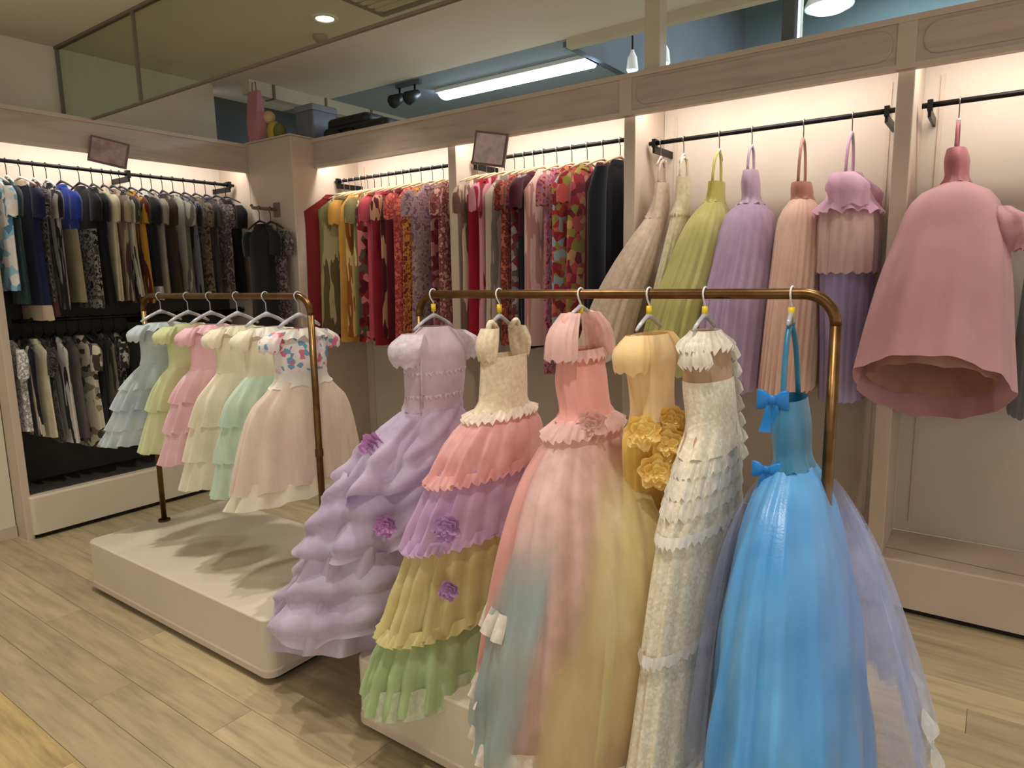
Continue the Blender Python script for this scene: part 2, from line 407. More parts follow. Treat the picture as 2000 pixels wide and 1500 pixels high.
def rosette(c, r, seed=0, normal=(0.5, -.85, .1)):
    g = random.Random(seed); nrm = Vector(normal).normalized(); u = nrm.cross(Vector((0, 0, 1))).normalized(); v = u.cross(nrm)
    mb = MB(); c = Vector(c)
    for lay, (k, rr, h) in enumerate(((7, 1., .0), (6, .75, .25), (5, .5, .45), (3, .28, .6))):
        for i in range(k):
            a = 2*PI*(i+.5*lay)/k+g.uniform(-.2, .2); rings = []
            for j in range(4):
                t = j/3; w = (.25, .55, .5, .15)[j]*rr*1.5; row = []
                for q in (-1, -.4, .4, 1):
                    d = rr*(.15+.85*t); lift = h+.35*t*t*rr+.12*q*q
                    p = c+r*((d*cos(a)-q*w*.5*sin(a))*u+(d*sin(a)+q*w*.5*cos(a))*v+lift*nrm); row.append(p)
                rings.append(row)
            mb.loft(rings, closed=False)
    return mb
def bow(c, w, h, normal=(0.5, -.85, .0), tails=True):
    nrm = Vector(normal).normalized(); u = nrm.cross(Vector((0, 0, 1))).normalized(); v = Vector((0, 0, 1)); c = Vector(c); mb = MB()
    for s in (-1, 1):
        rings = []
        for i in range(7):
            t = i/6; hw = h*(.18+.82*sin(PI*min(1, t*.62))); p = c+u*s*w*t; th_ = .25*w*sin(PI*t)+.004
            rings.append([p+v*hw*cos(q)*.5+nrm*th_*sin(q)*.5 for q in (2*PI*k/10 for k in range(10))])
        mb.loft(rings, True, True)
        if tails:
            mb.loft([[c+u*s*(.1+.35*t)*w+v*(-h*1.6*t)+nrm*.004*sin(6*t)+u*q*h*(.12+.16*t) for q in (-1, 0, 1)] for t in (0, .25, .5, .75, 1)], closed=False)
    mb.tube([c-v*h*.22, c+v*h*.22], h*.2, 8)
    return mb
def strap(p0, p1, p2, w=.012, seg=8):
    """shoulder strap as a flat ribbon tube through three points"""
    pts = []
    for i in range(seg+1):
        t = i/seg; pts.append(tuple((1-t)**2*a+2*t*(1-t)*b+t*t*c for a, b, c in zip(p0, p1, p2)))
    return MB().tube(pts, w, 6)
def hanger(x, y, zrail, w, drop, label, group, hookmat, armmat, marker=False, ax='y', arm_r=.006, rr=.0135, rz=0.):
    """hanger with hook over the rail (rail radius rr) and sloping arms"""
    t = thing('clothes_hanger', label, 'hanger', (x, y, zrail-drop), 0, group)
    dx, dy = (sin(rz), cos(rz)) if ax == 'y' else (cos(rz), sin(rz))
    hr = rr+.004; zc = zrail+rr-hr+.0045
    pts = [(x+dx*hr*cos(R(a)), y+dy*hr*cos(R(a)), zc+hr*sin(R(a))) for a in range(-30, 181, 30)]
    pts += [(x-dx*hr*.7, y-dy*hr*.7, zc-hr*.8), (x, y, zc-hr*1.6), (x, y, zrail-drop*.62)]
    MB().tube(pts, .0026, 6).build('hook', hookmat, t)
    zt = zrail-drop*.62
    arms = [(x+dx*w*s, y+dy*w*s, zt-(drop*.38)*abs(s)**1.3) for s in (-1, -.75, -.5, -.25, 0, .25, .5, .75, 1)]
    MB().tube(arms, [arm_r*.7]+[arm_r]*3+[arm_r*1.5]+[arm_r]*3+[arm_r*.7], 6).build('arms', armmat, t)
    if marker:
        MB().tube([(x, y, zrail-.032), (x, y, zrail-.058)], .008, 8).build('size_marker', M['yellow'], t)
    return t
def dress_root(name, label, levels, group, cat='dress'):
    z, cx, cy = levels[-1][:3]
    return thing(name, label, cat, (cx, cy, z), 0, group)


# ------------------------------------------------------------------ long gowns on the front rack
C = {}
def cl(key, *a, **k):
    if key not in C: C[key] = cloth(key, *a, **k)
    return C[key]
GF = 'long gowns on the front rack'; FY, FZ = 1.74, 1.453
def fhang(x, what, drop=.115, w=.10, marker=True):
    return hanger(x, FY, FZ, w, drop, 'clear hanger carrying the %s on the front rack' % what, 'hangers on the front rack', M['white'], M['acryl'], marker)

# lavender gown with ruffles
def gown_lavender():
    lv = [(1.345, -1.575, 1.74, .06, .035), (1.315, -1.575, 1.74, .11, .05), (1.27, -1.575, 1.74, .135, .075), (1.18, -1.578, 1.74, .132, .078), (1.07, -1.592, 1.74, .128, .075),
          (1.03, -1.61, 1.73, .16, .09), (.95, -1.65, 1.71, .22, .13), (.80, -1.70, 1.69, .27, .17), (.62, -1.76, 1.67, .31, .20), (.44, -1.83, 1.66, .35, .245), (.27, -1.88, 1.65, .37, .28)]
    a = cl('lavender_cotton', [(204, 182, 190)], scale=9, transl=.15); b = cl('lavender_tulle', [(206, 186, 212), (224, 210, 230)], scale=7, alpha=.88, transl=.35)
    lace = cl('white_lilac_lace', [(222, 208, 216)], scale=60, alpha=.93); p = cl('orchid_ribbon', [(206, 150, 200)], transl=.2)
    t = dress_root('ruffled_gown', 'lavender ruffled gown with puffed shoulders, leftmost on the front rack', lv, GF)
    bd = skirt(lv, 1.345, 1.06, 12, (.01, .02), rows=12, seed=1).build('bodice', a, t)
    for z in (1.20, 1.12): ruffle(lv, z, .008, .01, 40, .01, 3, 1.012, rows=2).build('pintuck', lace, bd)
    pl = MB(); pl.tube([(-1.575+.04, 1.74-.118, z) for z in (1.30, 1.2, 1.08)], .004, 6); pl.build('button_placket', lace, bd)
    for s in (-1, 1):
        sv = [(1.325, -1.575, 1.74+s*.105, .03, .045), (1.29, -1.572, 1.74+s*.145, .048, .062), (1.25, -1.572, 1.74+s*.155, .045, .058), (1.225, -1.572, 1.74+s*.15, .036, .045)]
        skirt(sv, 1.325, 1.222, 9, (.03, .08), seed=5+s, rows=8, seg=48).build('puff_sleeve', lace, t)
    skirt(lv, 1.075, .27, 15, (.01, .10), (1, 1.), 7, 26, 130, hem=.015, crumple=.05).build('skirt', b, t)
    for i, z in enumerate((1.06, .87, .62)):
        skirt(lv, z, z-.22-.02*i, 6+i, (.03, .12), (1.02, 1.16), 11+i, 12, 120, hem=.03, crumple=.10, sag=.05).build('ruffle', b, t)
    rosette((-1.66, 1.52, .95), .055, 3, (.1, -.9, .2)).build('bow', p, t)
    rosette((-1.56, 1.46, .72), .04, 4).build('bow', p, t)
    fhang(-1.578, 'lavender gown')
gown_lavender()

# pastel tiered gown
def gown_tiers():
    lv = [(1.262, -1.281, 1.74, .105, .05), (1.16, -1.285, 1.74, .108, .055), (1.098, -1.29, 1.74, .115, .06), (1.075, -1.292, 1.735, .15, .07), (1.02, -1.30, 1.72, .215, .09), (.93, -1.315, 1.71, .26, .10), (.74, -1.35, 1.69, .31, .115),
          (.5, -1.39, 1.68, .355, .14), (.36, -1.41, 1.67, .385, .165), (.225, -1.42, 1.66, .395, .18)]
    t = dress_root('tiered_gown', 'cream, pink, lilac, yellow and green tiered gown on the front rack', lv, GF)
    cr = cl('cream_lace', [(232, 216, 184)], scale=70, transl=.15); pk = cl('coral_pink_tulle', [(240, 176, 170), (248, 196, 190)], alpha=.95, transl=.3)
    li = cl('lilac_tulle', [(214, 178, 216), (226, 192, 224)], alpha=.95, transl=.3); ye = cl('butter_tulle', [(222, 208, 140), (232, 220, 160)], alpha=.95, transl=.3)
    gr = cl('sage_tulle', [(176, 198, 140), (192, 212, 156)], alpha=.94, transl=.3); lace = cl('cream_trim', [(240, 226, 206)], scale=60, alpha=.95)
    skirt(lv, 1.262, 1.085, 10, (.0, .01), rows=6, seed=2).build('bodice', cr, t)
    ruffle(lv, 1.098, .03, .1, 34, .03, 2, 1.03).build('waist_lace', lace, t)
    for s in (-1, 1):
        st = strap((-1.281, 1.74+s*.075, 1.255), (-1.281, 1.74+s*.10, 1.42), (-1.281, 1.74+s*.035, 1.345), .009).build('strap', cr, t)
        skirt([(1.35, -1.281, 1.74+s*.072, .030, .028), (1.30, -1.281, 1.74+s*.088, .04, .034), (1.25, -1.281, 1.74+s*.088, .026, .03)], 1.35, 1.25, 9, (.05, .12), seed=s+3, rows=5, seg=40).build('shoulder_frill', cr, t)
    tiers = [(1.09, .90, pk, .07), (.94, .71, li, .09), (.735, .445, ye, .10), (.47, .228, gr, .09)]
    for i, (z0, z1, m, am) in enumerate(tiers):
        k = skirt(lv, z0, z1, 17+3*i, (.012, am), (.98, 1.05), 20+i, 12, 150, hem=.01, crumple=.015).build('tier', m, t)
        if i < 3: ruffle(lv, z1+.03, .035, .06, 46, .03, 30+i, 1.04, seg=180).build('tier_trim', m, k)
    skirt(lv, .30, .215, 30, (.03, .05), (1.02, 1.06), 44, 4, 150, hem=.01).build('hem_frill', cl('pale_green_lace', [(206, 212, 178)], scale=60, alpha=.85), t)
    rosette((-1.245, 1.40, .80), .045, 7).build('bow', cl('mauve_ribbon', [(196, 156, 200)]), t)
    rosette((-1.23, 1.38, .62), .032, 8).build('bow', C['mauve_ribbon'], t)
    fhang(-1.297, 'pastel tiered gown', .11, .07)
gown_tiers()

# pink gown with coloured tulle panels
def gown_rainbow():
    lv = [(1.285, -1.0, 1.74, .105, .05), (1.2, -.998, 1.74, .115, .058), (1.11, -.985, 1.74, .112, .06), (1.085, -.982, 1.735, .14, .07), (1.03, -.98, 1.73, .20, .09), (.94, -.97, 1.70, .275, .125), (.79, -.955, 1.67, .33, .165),
          (.6, -.95, 1.65, .36, .19), (.4, -.955, 1.635, .375, .20), (.25, -.96, 1.63, .37, .20)]
    t = dress_root('tulle_gown', 'salmon pink bodice gown with yellow and blue-grey tulle on the front rack', lv, GF)
    pk = cl('salmon_satin', [(230, 164, 152), (240, 182, 170)], scale=5, transl=.2); pl = cl('blush_tulle', [(240, 204, 196)], alpha=.92, transl=.35)
    ye = cl('lemon_tulle', [(226, 214, 152), (232, 222, 170)], alpha=.84, transl=.35, scale=5, fade=True); bl = cl('powder_blue_tulle', [(164, 188, 186), (184, 202, 196)], alpha=.85, transl=.35, scale=5, fade=True)
    ap = cl('apricot_tulle', [(226, 200, 150), (230, 210, 166)], alpha=.84, transl=.35, scale=5, fade=True); wl = cl('white_lace', [(236, 226, 212)], scale=55, alpha=.93)
    skirt(lv, 1.285, 1.09, 13, (.02, .04), rows=9, seed=4).build('bodice', pk, t)
    ruffle(lv, 1.295, .03, .12, 24, .05, 5, 1.0).build('neck_frill', pl, t)
    for s in (-1, 1):
        strap((-1.0, 1.74+s*.085, 1.28), (-1.0, 1.74+s*.125, 1.40), (-1.0, 1.74+s*.05, 1.39), .013).build('strap', pk, t)
        skirt([(1.40, -1.0, 1.74+s*.055, .022, .03), (1.345, -1.0, 1.74+s*.10, .034, .045), (1.27, -1.0, 1.74+s*.115, .03, .05)], 1.40, 1.27, 11, (.06, .16), seed=s+9, rows=6, seg=60).build('shoulder_frill', pl, t)
    ruffle(lv, 1.10, .045, .12, 30, .05, 6, 1.03).build('waist_frill', pl, t)
    rosette((-.925, 1.66, 1.085), .05, 12).build('waist_bow', pl, t)
    skirt(lv, 1.09, .25, 19, (.01, .07), (.96, .97), 41, 22, 140).build('skirt', pl, t)
    skirt(lv, 1.10, .48, 17, (.01, .06), (1., 1.04), 42, 14, 60, th=(-165, -88), th2=(-165, -92)).build('pink_panel', cl('salmon_tulle', [(232, 168, 156), (242, 190, 180)], alpha=.85, transl=.3, scale=5, fade=True), t)
    tv = [(1.07, -.975, 1.725, .13, .075), (1.0, -.94, 1.66, .18, .13), (.90, -.895, 1.60, .22, .175), (.78, -.87, 1.56, .245, .195), (.6, -.865, 1.545, .265, .20), (.4, -.88, 1.545, .275, .20), (.24, -.90, 1.55, .275, .195)]
    skirt(tv, 1.06, .27, 15, (.01, .06), (1.01, 1.03), 43, 16, 90, th=(-52, 70), th2=(-98, 80), hem=.02).build('yellow_panel', ye, t)
    skirt(lv, .88, .26, 13, (.02, .06), (1.06, 1.10), 45, 16, 80, th=(-92, -52), th2=(-150, -72), hem=.02, crumple=.03).build('blue_panel', bl, t)
    skirt(tv, .66, .24, 13, (.02, .05), (1.05, 1.08), 46, 14, 70, th=(-86, 45), th2=(-100, 60), hem=.02).build('apricot_panel', ap, t)
    for i, (z, a0, a1) in enumerate(((.66, -128, -88), (.46, -135, -108), (.315, -130, -62))):
        ruffle(lv, z, .06, .06, 30, .05, 60+i, 1.05, seg=60, th=(a0, a1)).build('lace_frill', wl, t)
    fhang(-1.0, 'pink and rainbow tulle gown', .06, .06)
gown_rainbow()

# yellow gown with rosettes
def gown_yellow():
    lv = [(1.345, -.78, 1.74, .085, .04), (1.30, -.78, 1.74, .125, .055), (1.22, -.775, 1.74, .105, .05), (1.12, -.77, 1.74, .10, .05), (1.08, -.77, 1.74, .15, .055), (.95, -.768, 1.75, .16, .05), (.6, -.765, 1.79, .20, .045), (.30, -.765, 1.80, .22, .045)]
    t = dress_root('rosette_gown', 'yellow gown with fabric roses at the waist on the front rack', lv, GF)
    a = cl('apricot_yellow', [(238, 204, 140), (244, 220, 170)], scale=6, transl=.25); b = cl('marigold_tulle', [(232, 196, 100)], alpha=.92); c = cl('marigold_petals', [(246, 208, 110), (252, 228, 152)], scale=30)
    skirt(lv, 1.345, 1.11, 11, (.02, .04), rows=9, seed=3).build('bodice', a, t)
    for s in (-1, 1):
        skirt([(1.345, -.78, 1.74+s*.085, .03, .03), (1.30, -.78, 1.74+s*.115, .045, .05), (1.25, -.78, 1.74+s*.12, .035, .045)], 1.345, 1.25, 8, (.04, .1), seed=2+s, rows=5, seg=40).build('cap_sleeve', a, t)
    skirt(lv, 1.12, .30, 16, (.01, .06), seed=8, rows=18).build('skirt', b, t)
    for i, (x, y, z, r_) in enumerate(((-.74, 1.60, 1.10, .05), (-.70, 1.66, 1.06, .058), (-.70, 1.60, 1.0, .05), (-.71, 1.72, 1.11, .045), (-.69, 1.73, 1.02, .05))):
        rosette((x, y, z), r_, 20+i, (.6, -.8, .1)).build('rosette', c, t)
    fhang(-.785, 'yellow rosette gown', .095, .08)
gown_yellow()

# cream lace gown
def gown_lace():
    lv = [(1.355, -.625, 1.74, .06, .035), (1.32, -.622, 1.74, .105, .05), (1.22, -.612, 1.74, .12, .055), (1.11, -.60, 1.74, .12, .055), (1.06, -.60, 1.735, .16, .06), (.97, -.605, 1.72, .21, .066), (.86, -.61, 1.71, .245, .07),
          (.6, -.62, 1.70, .29, .075), (.42, -.622, 1.69, .32, .08), (.27, -.625, 1.68, .345, .085)]
    t = dress_root('lace_gown', 'cream beaded lace gown with banded skirt on the front rack', lv, GF)
    ne = cl('nude_mesh', [(206, 170, 134)], scale=20, alpha=.92); la = cl('ivory_beaded_lace', [(226, 212, 180), (236, 224, 196), (246, 240, 222)], scale=130, kind='voronoi', transl=.15)
    fr = cl('ivory_frill', [(236, 228, 212)], scale=50, alpha=.95); bnd = cl('ivory_satin', [(244, 238, 226)], gloss=.45)
    skirt(lv, 1.355, 1.05, 8, (0, .015), (.97, .97), 2, 10).build('bodice', ne, t)
    skirt(lv, 1.235, 1.05, 10, (0, .03), (1., 1.03), 3, 8, tilt=0).build('corset', la, t)
    ruffle(lv, 1.36, .05, .18, 22, .06, 2, 1.02).build('collar_frill', fr, t)
    for s in (-1, 1):
        for i in range(7 if s > 0 else 1):
            z = 1.335-.05*i; y = 1.74+s*(.096+.016*i)
            skirt([(z, -.618, y-.01*s, .02, .022), (z-.03, -.612, y+.008*s, .028+.003*i, .032), (z-.062, -.61, y+.012*s, .032+.004*i, .038)], z, z-.062, 17, (.08, .25), seed=50+i*2+s, rows=5, seg=84, hem=.012).build('shoulder_frill', fr, t)
    for i, (z0, z1) in enumerate(((1.06, .87), (.87, .59), (.59, .275))):
        k = skirt(lv, z0, z1, 16, (.015, .03), (1., 1.02), 70+i, 10, 130).build('skirt_panel', la, t)
        ruffle(lv, z1+.014, .026, .012, 40, .012, 74+i, 1.05, rows=2).build('satin_band', bnd, k)
    skirt(lv, .285, .225, 30, (.02, .05), (1.01, 1.09), 79, 4, 140, hem=.012).build('hem_frill', fr, t)
    for i in range(3):
        z = 1.055-.045*i
        ruffle(lv, z, .045, .03, 30, .03, 80+i, 1.0+.008*i, rows=3, seg=110).build('hip_frill', fr, t)
    fhang(-.628, 'cream lace gown', .09, .08)
gown_lace()

# blue gown with sheer overskirt
def gown_blue():
    lv = [(1.20, -.405, 1.74, .085, .035), (1.13, -.40, 1.74, .10, .042), (1.04, -.392, 1.735, .095, .042), (1.015, -.39, 1.73, .12, .06), (.95, -.385, 1.715, .19, .085), (.80, -.375, 1.69, .27, .12), (.55, -.36, 1.665, .34, .15), (.25, -.345, 1.65, .41, .175)]
    ov = [(1.03, -.39, 1.735, .10, .05), (.95, -.38, 1.72, .22, .11), (.80, -.362, 1.71, .33, .165), (.55, -.335, 1.70, .42, .215), (.33, -.315, 1.70, .47, .245)]
    t = dress_root('blue_gown', 'bright blue satin gown with sheer overskirt, rightmost on the front rack', lv, GF)
    sa = cl('sky_blue_satin', [(72, 150, 214), (104, 178, 232)], scale=4, transl=.12, gloss=.34, sheen=.1); bo = cl('teal_blue_bodice', [(44, 122, 160)], gloss=.4, transl=.1)
    ri = cl('azure_ribbon', [(18, 138, 222)], gloss=.4); tu = cl('periwinkle_tulle', [(186, 192, 224), (206, 210, 234)], alpha=.42, transl=.4, weave=False, fade=True); la = cl('grey_lace_hem', [(222, 222, 216)], scale=50, alpha=.75)
    skirt(lv, 1.20, 1.03, 9, (0, .02), rows=7, seed=2).build('bodice', bo, t)
    skirt(lv, 1.035, .25, 12, (.02, .07), seed=5, rows=24, seg=130, crumple=.045).build('skirt', sa, t)
    skirt(ov, 1.03, .34, 15, (.02, .08), seed=9, rows=20, seg=130, hem=.02, th=(-70, 250), th2=(-66, 250)).build('overskirt', tu, t)
    skirt(ov, .96, .33, 12, (.02, .09), (1.03, 1.10), seed=10, rows=16, seg=130, hem=.03, th=(-48, 228)).build('overskirt_layer', tu, t)
    for z, s in ((.44, 1.07), (.35, 1.09)): ruffle(ov, z, .06, .07, 30, .06, 14, s, th=(5, 140)).build('lace_frill', la, t)
    for s in (-1, 1):
        strap((-.405, 1.74+s*.075, 1.195), (-.41, 1.74+s*.06, 1.34), (-.413, 1.74+s*.012, 1.375), .007).build('strap', bo, t)
    bow((-.425, 1.65, 1.205), .036, .05, (.1, -1, .15)).build('shoulder_bow', ri, t)
    bow((-.43, 1.64, 1.035), .034, .04, (.1, -1, 0)).build('waist_bow', ri, t)
    fhang(-.413, 'blue gown', .075, .03)
gown_blue()

# ------------------------------------------------------------------ small dresses on the left rack
GA = 'small pastel dresses on the left rack'
def child_dress(x, label, top, skirts, w=.13, length=.62, lean=(0, 0), flare=.22, depth=.5, name='child_dress', sleeve=True, frill=None, belt=None, seed=0, zs=1.335):
    """skirts: list of (fraction0, fraction1, material) below the waist"""
    y = 1.72; zw = zs-.20; zh = zs-length; lx, ly = lean
    lv = [(zs, x, y, w*.55, .03), (zs-.035, x, y, w*.92, .042), (zs-.12, x, y, w*.9, .045), (zw, x+lx*.1, y+ly*.1, w*.86, .045), (zw-.03, x+lx*.16, y+ly*.16, w*1.05, .05),
          (zw-.12, x+lx*.4, y+ly*.4, w+(flare-w)*.55, .05+(flare*depth-.05)*.5), (zh, x+lx, y+ly, flare, flare*depth)]
    t = dress_root(name, label, lv, GA)
    skirt(lv, zs, zw-.005, 9, (0, .03), rows=8, seg=64, seed=seed).build('bodice', top, t)
    if sleeve:
        for s in (-1, 1):
            skirt([(zs-.01, x, y+s*w*.72, .03, .03), (zs-.045, x, y+s*w*1.02, .04, .045), (zs-.085, x, y+s*w*1.06, .034, .042)], zs-.01, zs-.085, 8, (.04, .13), seed=seed+s, rows=5, seg=36).build('sleeve', top, t)
    else:
        for s in (-1, 1):
            strap((x, y+s*w*.6, zs-.01), (x, y+s*w*.75, zs+.05), (x, y+s*w*.3, zs+.03), .009).build('strap', top, t)
    if frill: ruffle(lv, zs, .035, .2, 18, .08, seed, 1.0, 60).build('collar_frill', frill, t)
    H = zw-zh
    for i, (f0, f1, m) in enumerate(skirts):
        skirt(lv, zw-H*f0, zw-H*f1, 13+2*i, (.02, .09), (1., 1.07), seed+10+i, 9, 90, hem=.01).build('skirt_tier' if len(skirts) > 1 else 'skirt', m, t)
    if belt: skirt(lv, zw+.03, zw-.03, 8, (0, .02), (1.04, 1.04), seed, 3, 60).build('sash', belt, t)
    return t, lv
pb = cl('ice_blue_cotton', [(206, 218, 220)], scale=8); pb2 = cl('pale_blue_gauze', [(186, 202, 214), (214, 224, 226)], scale=8, alpha=.95)
lm = cl('lime_gauze', [(214, 220, 164), (226, 230, 184)], scale=8, alpha=.95); pkc = cl('rose_pink_cotton', [(236, 188, 194), (244, 208, 212)], scale=8)
crm = cl('cream_gauze', [(234, 226, 196), (242, 234, 210)], scale=8, alpha=.95); mint = cl('mint_gauze', [(196, 222, 202), (218, 234, 214)], scale=8, alpha=.94)
wh = cl('white_cotton', [(240, 236, 222)], scale=8); blush = cl('blush_gauze', [(228, 206, 190), (234, 218, 196)], scale=6, alpha=.92)
flo = cl('floral_print', [(240, 232, 222), (240, 232, 222), (238, 206, 212), (220, 120, 140), (120, 170, 200), (240, 232, 222), (240, 232, 222), (240, 226, 220)], scale=52, kind='voronoi', const=True)
def a_hang(x, what): hanger(x, 1.72, 1.447, .10, .12, 'clear plastic hanger of the %s on the left rack' % what, 'hangers on the left rack', M['acryl'], M['acryl'], False, arm_r=.008)
A = [(-3.36, 'pale blue tiered child dress, leftmost on the left brass rack', pb, [(0, .3, pb), (.22, .55, pb2), (.47, .8, pb2), (.72, 1, pb2)], (-.16, -.05), .20, .55, .60, pb, 'pale blue tiered dress'),
     (-3.11, 'lime green child dress beside the pale blue one on the left rack', lm, [(0, .5, lm), (.42, 1, lm)], (-.10, -.03), .19, .42, .60, None, 'lime green dress'),
     (-2.92, 'rose pink tiered child dress on the left brass rack', pkc, [(0, .34, pkc), (.28, .66, pkc), (.6, 1, pkc)], (-.12, -.03), .19, .42, .63, pkc, 'rose pink dress'),
     (-2.71, 'cream layered child dress between pink and mint dresses on the left rack', crm, [(0, .45, crm), (.38, .75, crm), (.68, 1, crm)], (-.10, -.03), .22, .42, .70, crm, 'cream layered dress'),
     (-2.50, 'mint green and cream child dress second from the right rack post', crm, [(0, .4, mint), (.34, .7, mint), (.62, 1, mint)], (-.09, -.02), .22, .38, .70, wh, 'mint green dress'),
     (-2.285, 'white child dress with floral bodice and blush skirt against the rack post', flo, [(0, .88, blush), (.80, 1, crm)], (-.04, -.02), .30, .34, .68, wh, 'white floral dress')]
for i, (x, lab, top, sk, lean, fl, dp, ln, fr, what) in enumerate(A):
    t, lv = child_dress(x, lab, top, sk, .125 if i != 5 else .14, ln, lean, fl, dp, frill=fr, seed=100+7*i, belt=wh if i == 5 else None, zs=1.32)
    a_hang(x, what)

# ------------------------------------------------------------------ gowns in the bays on the right
GW = 'gowns hanging in the right-hand bays'; WY, WZ = YR, 2.192
def w_hang(x, what, drop=.13, w=.07): hanger(x, WY, WZ, w, drop, 'thin metal hanger of the %s in the right-hand bays' % what, 'hangers in the right-hand bays', M['steel'], M['acryl'], False, rr=.0115)
def bay_gown(lv, label, what, zb, zw, bod, skm, strapz, folds=18, sheer=None, name='bay_gown', seed=0, tilt=0, waist=None, drop=.12, sub=None, hookx=None):
    t = dress_root(name, label, lv, GW)
    x0, y0, a0 = lv[0][1], lv[0][2], lv[0][3]
    skirt(lv, zb, zw-.005, 9, (0, .03), rows=8, seg=64, seed=seed).build('bodice', bod, t)
    cx, cy, a, b = crom(lv, zb)
    for s in (-1, 1):
        strap((cx, cy+s*a*.8, zb-.01), (cx, cy+s*a*.8, (zb+strapz)/2+.04), (x0, WY+s*.012, strapz), .007).build('strap', bod, t)
    zh = lv[-1][0]
    skirt(lv, zw, zh, folds, (.01, .05), (.97, .97), seed+1, 20, 120, tilt=tilt).build('skirt' if not sheer else 'underskirt', skm, t)
    if sheer: skirt(lv, zw, zh-.005, folds+5, (.01, .07), (1., 1.03), seed+2, 20, 120, hem=.015, tilt=tilt).build('overskirt', sheer, t)
    if waist: ruffle(lv, zw+.02, .035, .02, 20, .02, seed, 1.05, 60).build('waist_band', waist, t)
    w_hang(hookx if hookx is not None else x0, what, drop, .05)
    return t
be = cl('blush_beige_lace', [(204, 182, 158), (220, 200, 178)], scale=40, alpha=.96); crw = cl('cream_bay_lace', [(222, 210, 178)], scale=40)
yg = cl('citron_tulle', [(192, 184, 110), (206, 198, 130)], scale=5, alpha=.95); ygb = cl('citron_satin', [(194, 186, 90)], gloss=.5)
lv_ = cl('mauve_tulle', [(184, 156, 186), (198, 172, 198)], scale=5, alpha=.95); lvb = cl('mauve_satin', [(186, 160, 184)], gloss=.5)
pe = cl('peach_tulle', [(238, 198, 176), (244, 210, 190)], scale=5, alpha=.95); peb = cl('rose_tan_satin', [(186, 132, 116)], gloss=.5)
pl_ = cl('lilac_pink_organza', [(214, 168, 196), (226, 186, 206)], scale=5, alpha=.96); ro = cl('dusty_rose_organza', [(198, 146, 150), (208, 158, 162)], scale=4, transl=.2)
rob = cl('deep_rose_satin', [(180, 104, 112)], gloss=.5); lil = cl('lilac_grey_tulle', [(168, 152, 192), (186, 170, 204)], scale=5, alpha=.95)
bay_gown([(2.03, -1.49, 3.45, .05, .03), (1.87, -1.49, 3.43, .08, .04), (1.80, -1.50, 3.40, .09, .05), (1.70, -1.52, 3.33, .12, .07), (1.55, -1.545, 3.22, .15, .095), (1.38, -1.57, 3.11, .17, .11), (1.10, -1.60, 2.98, .18, .12)],
         'blush beige lace gown, leftmost gown beside the black coat', 'blush beige gown', 1.98, 1.80, be, be, 2.10, seed=1, hookx=-1.51)
bay_gown([(2.03, -1.375, 3.45, .06, .03), (1.87, -1.375, 3.44, .07, .035), (1.80, -1.38, 3.43, .09, .04), (1.60, -1.39, 3.38, .13, .045), (1.40, -1.40, 3.31, .15, .045), (1.15, -1.41, 3.25, .16, .045)],
         'slim cream ruffled gown between the blush and citron gowns', 'slim cream gown', 2.0, 1.82, crw, crw, 2.10, seed=5, waist=crw, hookx=-1.385)
bay_gown([(2.0, -1.20, 3.45, .075, .035), (1.87, -1.205, 3.45, .085, .042), (1.83, -1.21, 3.44, .12, .07), (1.78, -1.215, 3.42, .16, .095), (1.68, -1.225, 3.38, .20, .118), (1.52, -1.24, 3.31, .23, .13), (1.35, -1.255, 3.22, .26, .14), (1.05, -1.275, 3.12, .29, .145)],
         'citron yellow-green tulle gown in the second bay from the right', 'citron gown', 1.96, 1.86, ygb, yg, 2.11, seed=9, sheer=yg)
bay_gown([(2.02, -1.04, 3.46, .05, .03), (1.95, -1.037, 3.46, .08, .04), (1.85, -1.03, 3.46, .085, .045), (1.825, -1.03, 3.45, .12, .08), (1.78, -1.03, 3.44, .17, .108), (1.70, -1.03, 3.42, .21, .125), (1.55, -1.03, 3.37, .24, .135), (1.38, -1.03, 3.31, .28, .14), (.98, -1.03, 3.22, .32, .14)],
         'mauve tulle gown between the citron and peach gowns', 'mauve gown', 2.0, 1.84, lvb, lv_, 2.11, seed=13, sheer=lv_)
bay_gown([(1.95, -.805, 3.46, .07, .035), (1.90, -.80, 3.46, .09, .045), (1.84, -.795, 3.46, .095, .05), (1.815, -.79, 3.45, .13, .07), (1.77, -.79, 3.45, .18, .09), (1.70, -.79, 3.44, .20, .10), (1.55, -.785, 3.41, .23, .105), (1.35, -.785, 3.38, .26, .11), (.98, -.785, 3.33, .30, .11)],
         'peach pleated tulle gown between the mauve and lilac-pink gowns', 'peach gown', 1.92, 1.84, peb, pe, 2.12, seed=17, folds=24, sheer=pe)
t6 = bay_gown([(1.96, -.60, 3.46, .09, .045), (1.90, -.60, 3.46, .14, .07), (1.83, -.59, 3.45, .20, .09), (1.75, -.585, 3.44, .235, .105), (1.60, -.58, 3.43, .25, .11), (1.44, -.58, 3.43, .25, .11), (1.20, -.578, 3.43, .22, .10), (.93, -.575, 3.43, .20, .095)],
         'lilac-pink puffed gown with pale underskirt beside the right upright', 'lilac-pink gown', 1.94, 1.80, pl_, lil, 2.12, seed=21)
L6 = [(1.84, -.59, 3.44, .18, .09), (1.75, -.585, 3.43, .225, .115), (1.62, -.58, 3.42, .24, .12), (1.50, -.58, 3.42, .24, .12)]
skirt(L6, 1.84, 1.50, 20, (.02, .05), (1.02, 1.04), 24, 10, 110).build('peplum', cl('sand_pink_organza', [(216, 178, 172), (226, 192, 180)], scale=6, alpha=.96), t6)
